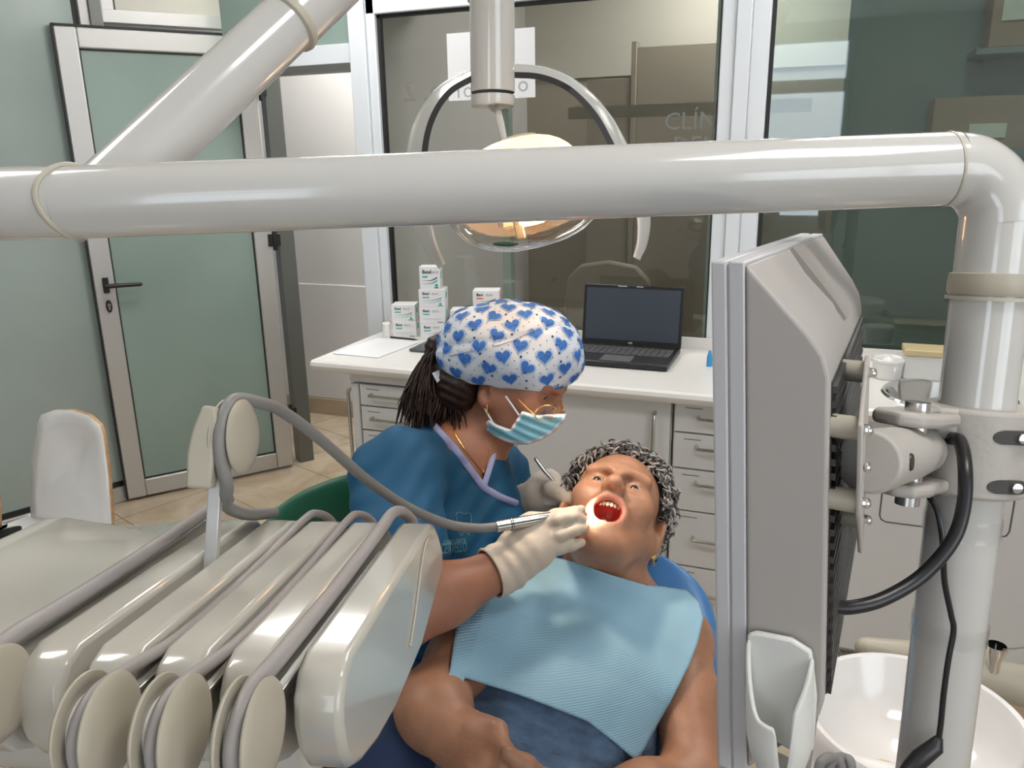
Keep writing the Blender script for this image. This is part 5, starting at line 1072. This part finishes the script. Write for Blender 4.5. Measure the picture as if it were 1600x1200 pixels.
# embroidery: tooth outline and lettering
tooth = [(712, 806), (713, 800), (719, 800), (725, 804), (731, 801), (735, 801), (737, 810), (734, 826), (732, 838), (728, 832), (725, 829), (722, 838), (718, 837), (715, 822), (712, 806)]
ribbon(stw, tooth, .0009, .0008, 'tooth_emblem', M['logo'], scrub, n=4)
def on_cloth(f, txt, px0, py0, px1, py1, size, name, parent, m_):
    p0, p1 = hit(f, px0, py0, off=.001)[0], hit(f, px1, py1, off=.001)[0]; u_ = nrm(p1-p0); v_ = nrm(UP-u_*(UP@u_)); mb = MB(); text_mesh(txt, size, p0, u_, v_, mb, extrude=.0002)
    mb.v = [tuple(q) for q in hitN(f, [proj(v)[:2] for v in mb.v], .0012)]; return mb.build(name, m_, parent)
on_cloth(stw, 'CLINICA DENTAL', 692, 853, 760, 846, .0125, 'lettering', scrub, M['logo'])
on_cloth(stw, 'CERVELLÓ', 688, 866, 760, 858, .0235, 'lettering', scrub, M['logo'])
# trousers
tr = Sdf()
for K in kd: tr.chain([hi_+(K-hi_)*.1, K, np.array([K[0], K[1]-.02, .12])], [.115, .082, .065], .04)
tr.cone(hi_, be_*.3+hi_*.7, .128, .118, .05); sdf_obj('trousers', Wr(tr, fold_), M['navy'], den, .006, smooth=2)
mb = MB()
for K in kd: f_ = np.array([K[0]+.02, K[1]-.02, .035]); mb.ell(f_+np.array([.06, -.02, 0]), (.13, .045, .035), 20, 10)
mb.build('shoes', M['whitep'], den)
# cap with hearts
cc = at(797, 546, 1.42); tl_ = math.radians(-6); cx_ = RT*math.cos(tl_)+UP*math.sin(tl_); cy_ = -RT*math.sin(tl_)+UP*math.cos(tl_)
cp = Sdf(); cA = np.stack([cx_, cy_, FW]); cp.ell(cc, (.1195, .0815, .098), .01, 'u', cA); cp.ell(cc+cx_*.045-cy_*.008, (.075, .078, .085), .05, 'u', cA); cp.ell(cc-cx_*.045-cy_*.012, (.072, .066, .080), .05, 'u', cA)
pa, pb_, pc_ = at(694, 578, 1.42), at(905, 601, 1.42), at(800, 619, 1.335); pn_ = nrm(np.cross(pb_-pa, pc_-pa)); pn_ = pn_ if pn_@UP < 0 else -pn_
cp.fn(lambda P: (P-pa)@pn_, .012, 'i')
cpw = Wr(cp, lambda P: .0018*np.sin((P@cx_)*48+(P@cy_)*62)+.0035*np.exp(-(((P-cc)@cy_-.012-.18*((P-cc)@cx_)-.25*np.maximum(0, (P-cc)@cx_))/.005)**2)*((P-cc)@FW < 0)+.002*np.sin((P@cx_)*90-(P@cy_)*35)*np.exp(-(((P-cc)@cx_+.02)/.03)**2))
cpw2 = Wr(cpw, lambda P: 0*P[:, 0])
cvs, cfs = None, None
cap = sdf_obj('cap', cpw, [M['capm'], M['heart'], M['halo'], M['dot']], den, .003, bounds=(cc-.15, cc+.15), smooth=2)
mb = MB(); rng = random.Random(5)
def on_capN(D_):
    D_ = np.asarray(D_); t_ = np.full(len(D_), .09)
    for _ in range(24): t_ -= cpw(cc+D_*t_[:, None])*.8
    return cc+D_*t_[:, None]
def on_cap(d_):
    t_ = .03
    return on_capN(d_[None])[0]
hpts = []
for i in range(24): a_ = 2*PI*i/24; hpts.append((.0135*(16*math.sin(a_)**3)/17., .0135*(13*math.cos(a_)-5*math.cos(2*a_)-2*math.cos(3*a_)-math.cos(4*a_))/17.))
def decal(d_, outline, sc, rot, lift, mi):
    p_ = on_cap(d_); e_ = 1e-3; E3 = np.eye(3)*e_; g6 = cpw(np.concatenate([p_+E3, p_-E3])); nn = nrm(g6[:3]-g6[3:])
    if nn@pn_ > .8: return
    a1 = nrm(np.cross(cy_, nn)) if abs(nn@cy_) < .95 else nrm(np.cross(cx_, nn)); a2 = np.cross(nn, a1); c_, s_ = math.cos(rot), math.sin(rot); o_ = []
    for x, y in [(0, 0)]+[(x*.5, y*.5) for x, y in outline]+list(outline):
        o_.append(p_+a1*(x*c_-y*s_)*sc+a2*(x*s_+y*c_)*sc-cc)
    o_ = np.array(o_); o_ = on_capN(o_/np.linalg.norm(o_, axis=1)[:, None])+nn*lift
    n_ = len(outline); mb.add(o_, [(0, 1+i, 1+(i+1) % n_) for i in range(n_)]+[(1+i, 1+n_+i, 1+n_+(i+1) % n_, 1+(i+1) % n_) for i in range(n_)], mi)
NH = 120; ga = PI*(3-math.sqrt(5)); dots = [(.5*math.cos(2*PI*k/6)*.004, .5*math.sin(2*PI*k/6)*.004) for k in range(6)]
for i in range(NH):
    z_ = 1-2*(i+.5)/NH; r_ = math.sqrt(1-z_*z_); d_ = nrm(cx_*r_*math.cos(ga*i)*1.15+cy_*z_*.95+FW*r_*math.sin(ga*i))
    if d_@cy_ < -.62 or d_@FW > .75: continue
    ro = rng.uniform(-.5, .5); decal(d_, hpts, 1.24, ro, .0011, 2); decal(d_, hpts, .98, ro, .0017, 1)
ND = 900
for i in range(ND):
    z_ = 1-2*(i+.5)/ND; r_ = math.sqrt(1-z_*z_); d_ = nrm(cx_*r_*math.cos(ga*i+.4)*1.15+cy_*z_*.95+FW*r_*math.sin(ga*i+.4))
    if d_@cy_ < -.62 or d_@FW > .7: continue
    decal(d_, dots, 1.15 if i % 5 == 0 else .55, 0, .0012, 3)
mb.build('heart_print', [M['capm'], M['heart'], M['halo'], M['dot']], cap, ang=180)
tie = MB(); tq = [at(*p) for p in ((699, 573, 1.405), (690, 576, 1.39), (675, 583, 1.378), (683, 598, 1.376), (694, 588, 1.388), (701, 582, 1.405))]; tie.add(tq+[q+FW*.003 for q in tq], [(0, 1, 4, 5), (1, 2, 3, 4), (6, 11, 10, 7), (7, 10, 9, 8)]+[(i, 6+i, 6+(i+1) % 6, (i+1) % 6) for i in range(6)]); tie.build('cap_tie', M['capm'], cap)
ribbon(cp, [(702, 556), (740, 548), (778, 540), (800, 533), (826, 520), (850, 508)], .0009, .0003, 'cap_pleat', mat('cap_fold', (.30, .36, .46), .9), cap)
# hair: bun base and loose ponytail strands
mb = MB(); rng = random.Random(11)
root = at(692, 556, 1.45)
for i in range(420):
    a_ = rng.uniform(0, 2*PI); b_ = rng.random()**.5; r0 = root+cdir(math.cos(a_)*.012*b_, math.sin(a_)*.024*b_, rng.uniform(-.03, .03))
    dx = rng.gauss(0, 1)
    if i < 300:
        tip = at(652+dx*13+rng.uniform(-8, 10), 650+rng.gauss(0, 16), 1.40+rng.uniform(-.04, .05)); m1 = at(668+dx*5, 545+rng.gauss(0, 8), 1.43+rng.uniform(-.03, .03)); m2 = at(660+dx*10, 595+rng.gauss(0, 8), 1.41+rng.uniform(-.03, .03))
    else:
        tip = at(690+dx*20, 655+rng.gauss(0, 10), 1.40+rng.uniform(-.03, .03)); m1 = at(690+dx*6, 590, 1.40); m2 = at(700+dx*12, 625, 1.385)
    P_ = bez(r0, m1, m2, tip, 9); mb.tube(P_, [.0022, .0030, .0032, .0032, .003, .0028, .0024, .0017, .0006], 4, cap=False)
ds = Sdf(); ds.ell(at(700, 588, 1.44), (.040, .040, .055), .02, 'u', cA); ds.ell(at(724, 602, 1.42), (.036, .034, .065), .03, 'u', cA); ds.ell(at(682, 545, 1.45), (.022, .026, .030), .02, 'u', cA); ds.ell(at(712, 626, 1.415), (.030, .020, .045), .03, 'u', cA)
hd_ = sdf_obj('hair', Wr(ds, lambda P: .0018*np.sin((P@UP)*420+(P@RT)*190)), M['hair_d'], den, .0035, bounds=ds.bounds(.03)); mb.build('strands', M['hair_d'], hd_, ang=180)
# face mask
mp_ = [(884, 647), (882, 656), (866, 674), (846, 687), (826, 694), (808, 694), (788, 689), (772, 683), (758, 677), (760, 652), (777, 664), (798, 671), (804, 661), (816, 643), (838, 649)]
hm = Sdf(); hm.p = list(db_.p[:NHEAD])
mm = Sdf(); mm.p = [q[:5]+(.05, 'u') for q in hm.p if q[6] == 'u' and q[0] in 'ec']; mm.ell(dl_f(0, .088, -.035), (.030, .034, .040), .05, 'u', dA); mm.ell(dl_f(0, .070, -.085), (.040, .036, .034), .05, 'u', dA); mm.fn(lambda P, f0=Sdf(): 0*P[:, 0]+9, 0, 'u')
mm0 = Sdf(); mm0.p = list(mm.p); mm = Sdf(); mm.fn(lambda P: mm0(P)-.0065, 0, 'u')
mpd = polyd(mp_, 880.); mm.fn(lambda P: np.maximum(mpd(P), -(((P-dO)@dA.T)[:, 1]-.0)-.02*0), .003, 'i')
mm.fn(lambda P: .03+0*P[:, 0]-((P-dO)@dF)-.02, .003, 'i')
pleat = lambda P: .0011*np.sin(((P-dO)@dU)*420)
mko = sdf_obj('face_mask', Wr(mm, pleat), [M['mask'], M['maskw']], den, .0024, bounds=(dl_f(0, .04, -.05)-.14, dl_f(0, .04, -.05)+.14), matf=lambda c: (mpd(c) > -.0045).astype(int), smooth=2)
MB().tube([at(790, 619, 1.345), at(800, 633, 1.343), at(811, 649, 1.342)], .0016, 8, squash=(FW, .6)).build('ear_loop', M['maskw'], mko); MB().tube([at(753, 632, 1.372), at(761, 645, 1.368), at(771, 662, 1.362)], .0016, 8, squash=(FW, .6)).build('ear_loop', M['maskw'], mko)
# glasses
gt = MB()
for c0_, rx_, ry_, d0_ in (((853, 646), 17, 12, 1.328), ((872, 637), 8, 11, 1.372)):
    gt.tube([at(c0_[0]+rx_*math.cos(a_)+ry_*.25*math.sin(a_), c0_[1]+ry_*math.sin(a_)-rx_*.25*math.cos(a_), d0_+.012*math.cos(a_)) for a_ in np.linspace(0, 2*PI, 28)], .0008, 8)
gt.tube([at(864, 640, 1.345), at(868, 636, 1.36)], .001, 8).tube([at(838, 650, 1.33), at(826, 640, 1.338), at(810, 624, 1.345)], .0008, 8)
gl = gt.build('glasses', M['gold'], den, label='thin gold rimmed glasses')
MB().add([at(853+16*math.cos(a_)+2.7*math.sin(a_), 646+11*math.sin(a_)-4*math.cos(a_), 1.3285+.012*math.cos(a_)) for a_ in np.linspace(0, 2*PI, 24, endpoint=False)], [tuple(range(24))]).build('lens', M['clear'], gl)
# jewellery
def neckl(f, pts, name):
    C_ = list(hitN(f, resamp(pts, 40), .001)); MB().tube(C_, .0008, 6).ell(C_[-1], (.0022, .0022, .0035), 10, 8).build(name, M['gold'], den, label='fine gold necklace')
neckl(db_, [(704, 655), (712, 680), (728, 705), (744, 724), (755, 738)], 'necklace'); neckl(db_, [(772, 672), (768, 695), (762, 720), (756, 740)], 'necklace')
mb = MB(); q_ = at(761, 634, 1.36); mb.ell(q_, (.002,)*3, 10, 8).tube([q_, q_-UP*.014], .0009, 6).ell(q_-UP*.014, (.0018, .0018, .003), 10, 8); mb.build('earring', M['gold'], den)
# gloves (the hands they cover are closed on the instruments)
gr = Sdf()
gr.cone(wR+(wR-eR)*-.14, wR, .037, .034, .015); gr.cone(wR, at(822, 862, 1.20), .034, .030, .02)
kG = at(852, 826, 1.205); fg = lambda *a: at(*a)
hand(gr, at(806, 870, 1.20), kG, [[fg(878, 806, 1.205), fg(898, 800, 1.215), fg(908, 796, 1.228)][:3], [fg(872, 812, 1.195), fg(895, 808, 1.20), fg(910, 812, 1.215)], [fg(876, 836, 1.19), fg(900, 828, 1.195), fg(912, 826, 1.21)], [fg(876, 856, 1.195), fg(894, 852, 1.195), fg(908, 848, 1.205)]], [fg(838, 826, 1.235), fg(868, 808, 1.245), fg(892, 800, 1.245)], nrm(-FW*.85+UP*.35), kk=.006, spread=.0155)
cuffd = nrm(wR-eR)
gw_ = Wr(gr, lambda P: .0011*np.sin(((P-wR)@cuffd)*260+(P@UP)*90)*np.exp(-(((P-wR)@cuffd+.0)/.035)**2))
sdf_obj('glove', gw_, M['glove'], den, .0022, bounds=gr.bounds(.02), smooth=2, drop=lambda c: ((c-wR)@cuffd) < -.028, label='cream latex glove on the near hand')
ribg = [wR-cuffd*.028+(nrm(np.cross(cuffd, FW))*math.cos(a_)+nrm(np.cross(cuffd, nrm(np.cross(cuffd, FW))))*math.sin(a_))*.0375 for a_ in np.linspace(0, 2*PI, 30)]
MB().tube(ribg, .0022, 8).build('glove_cuff', M['glove'], den)
g2 = Sdf(); g2.cone(wL+(eL-wL)*.15, wL, .036, .034, .015); g2.cone(wL, at(840, 775, 1.47), .034, .03, .02)
k2 = at(868, 756, 1.45)
hand(g2, at(836, 778, 1.47), k2, [[fg(880, 762, 1.425), fg(892, 778, 1.415), fg(898, 788, 1.41)], [fg(872, 768, 1.43), fg(868, 784, 1.425), fg(856, 786, 1.43)], [fg(864, 778, 1.44), fg(856, 790, 1.44), fg(846, 788, 1.445)], [fg(856, 785, 1.45), fg(848, 794, 1.45), fg(840, 790, 1.455)]], [fg(862, 764, 1.425), fg(876, 772, 1.415), fg(884, 782, 1.41)], nrm(UP*.6-FW*.6+RT*.3), kk=.006, spread=.013)
sdf_obj('glove', g2, M['glove'], den, .0024, bounds=g2.bounds(.02), smooth=2, label='cream latex glove on the far hand')
# ---------------------------------------------------------------- instruments
t = thing('dental_handpiece', 'silver handpiece on its grey hose held in the near gloved hand', 'handpiece', at(820, 815, 1.215))
h0, h1, h2 = at(775, 823, 1.175), at(860, 808, 1.205), at(906, 796, 1.235)
MB().tube([h0, h0*.75+h1*.25], [.0085, .0088], 20).tube([h0*.74+h1*.26, h0*.72+h1*.28], .0098, 20).tube([h0*.70+h1*.30, h0*.4+h1*.6], [.0085, .0088], 20).build('coupling', M['steel'], t)
MB().tube([h0*.4+h1*.6, h1, h2*.7+h1*.3, h2], [.0085, .0082, .006, .0045], 18, roundcap=True).build('barrel', M['steel'], t)
MB().tube([h2, h2+nrm(mouth-h2)*.018], [.0052, .0046], 14).tube([h2+nrm(mouth-h2)*.018, h2+nrm(mouth-h2)*.032], .0009, 8).build('head', M['chrome'], t)
hp_ = [U(rx, .345, -.004), U(rx, .27, .016), U(rx, .22, .040), pc-ua*.022-uz*.045, pc-ua*.032-uz*.015, pc-ua*.030+uz*.010, pc-ua*.014+uz*.030, pc+ua*.012+uz*.036, at(408, 630, .83), at(440, 642, .86), at(500, 686, .92), at(575, 751, 1.0), at(640, 794, 1.07), at(700, 819, 1.125), at(745, 825, 1.155), h0]
MB().tube(spline(hp_, 10), .0066, 16).build('hose', M['hose'], t)
t = thing('dental_mirror', 'thin steel mirror handle held in the far gloved hand', 'instrument', at(866, 750, 1.42))
MB().tube([at(837, 717, 1.43), at(850, 735, 1.428), at(893, 783, 1.412)], [.0032, .0034, .0030], 12, roundcap=True).build('handle', M['steel'], t)
MB().tube([at(893, 783, 1.412), at(908, 797, 1.385), at(916, 805, 1.36)], [.0022, .0015, .0012], 10).lathe([(0, -.001), (.010, -.001), (.0105, 0), (.010, .001), (0, .001)], at(918, 807, 1.352), nrm(UP*.4-FW), 24).build('mirror', M['chrome'], t)
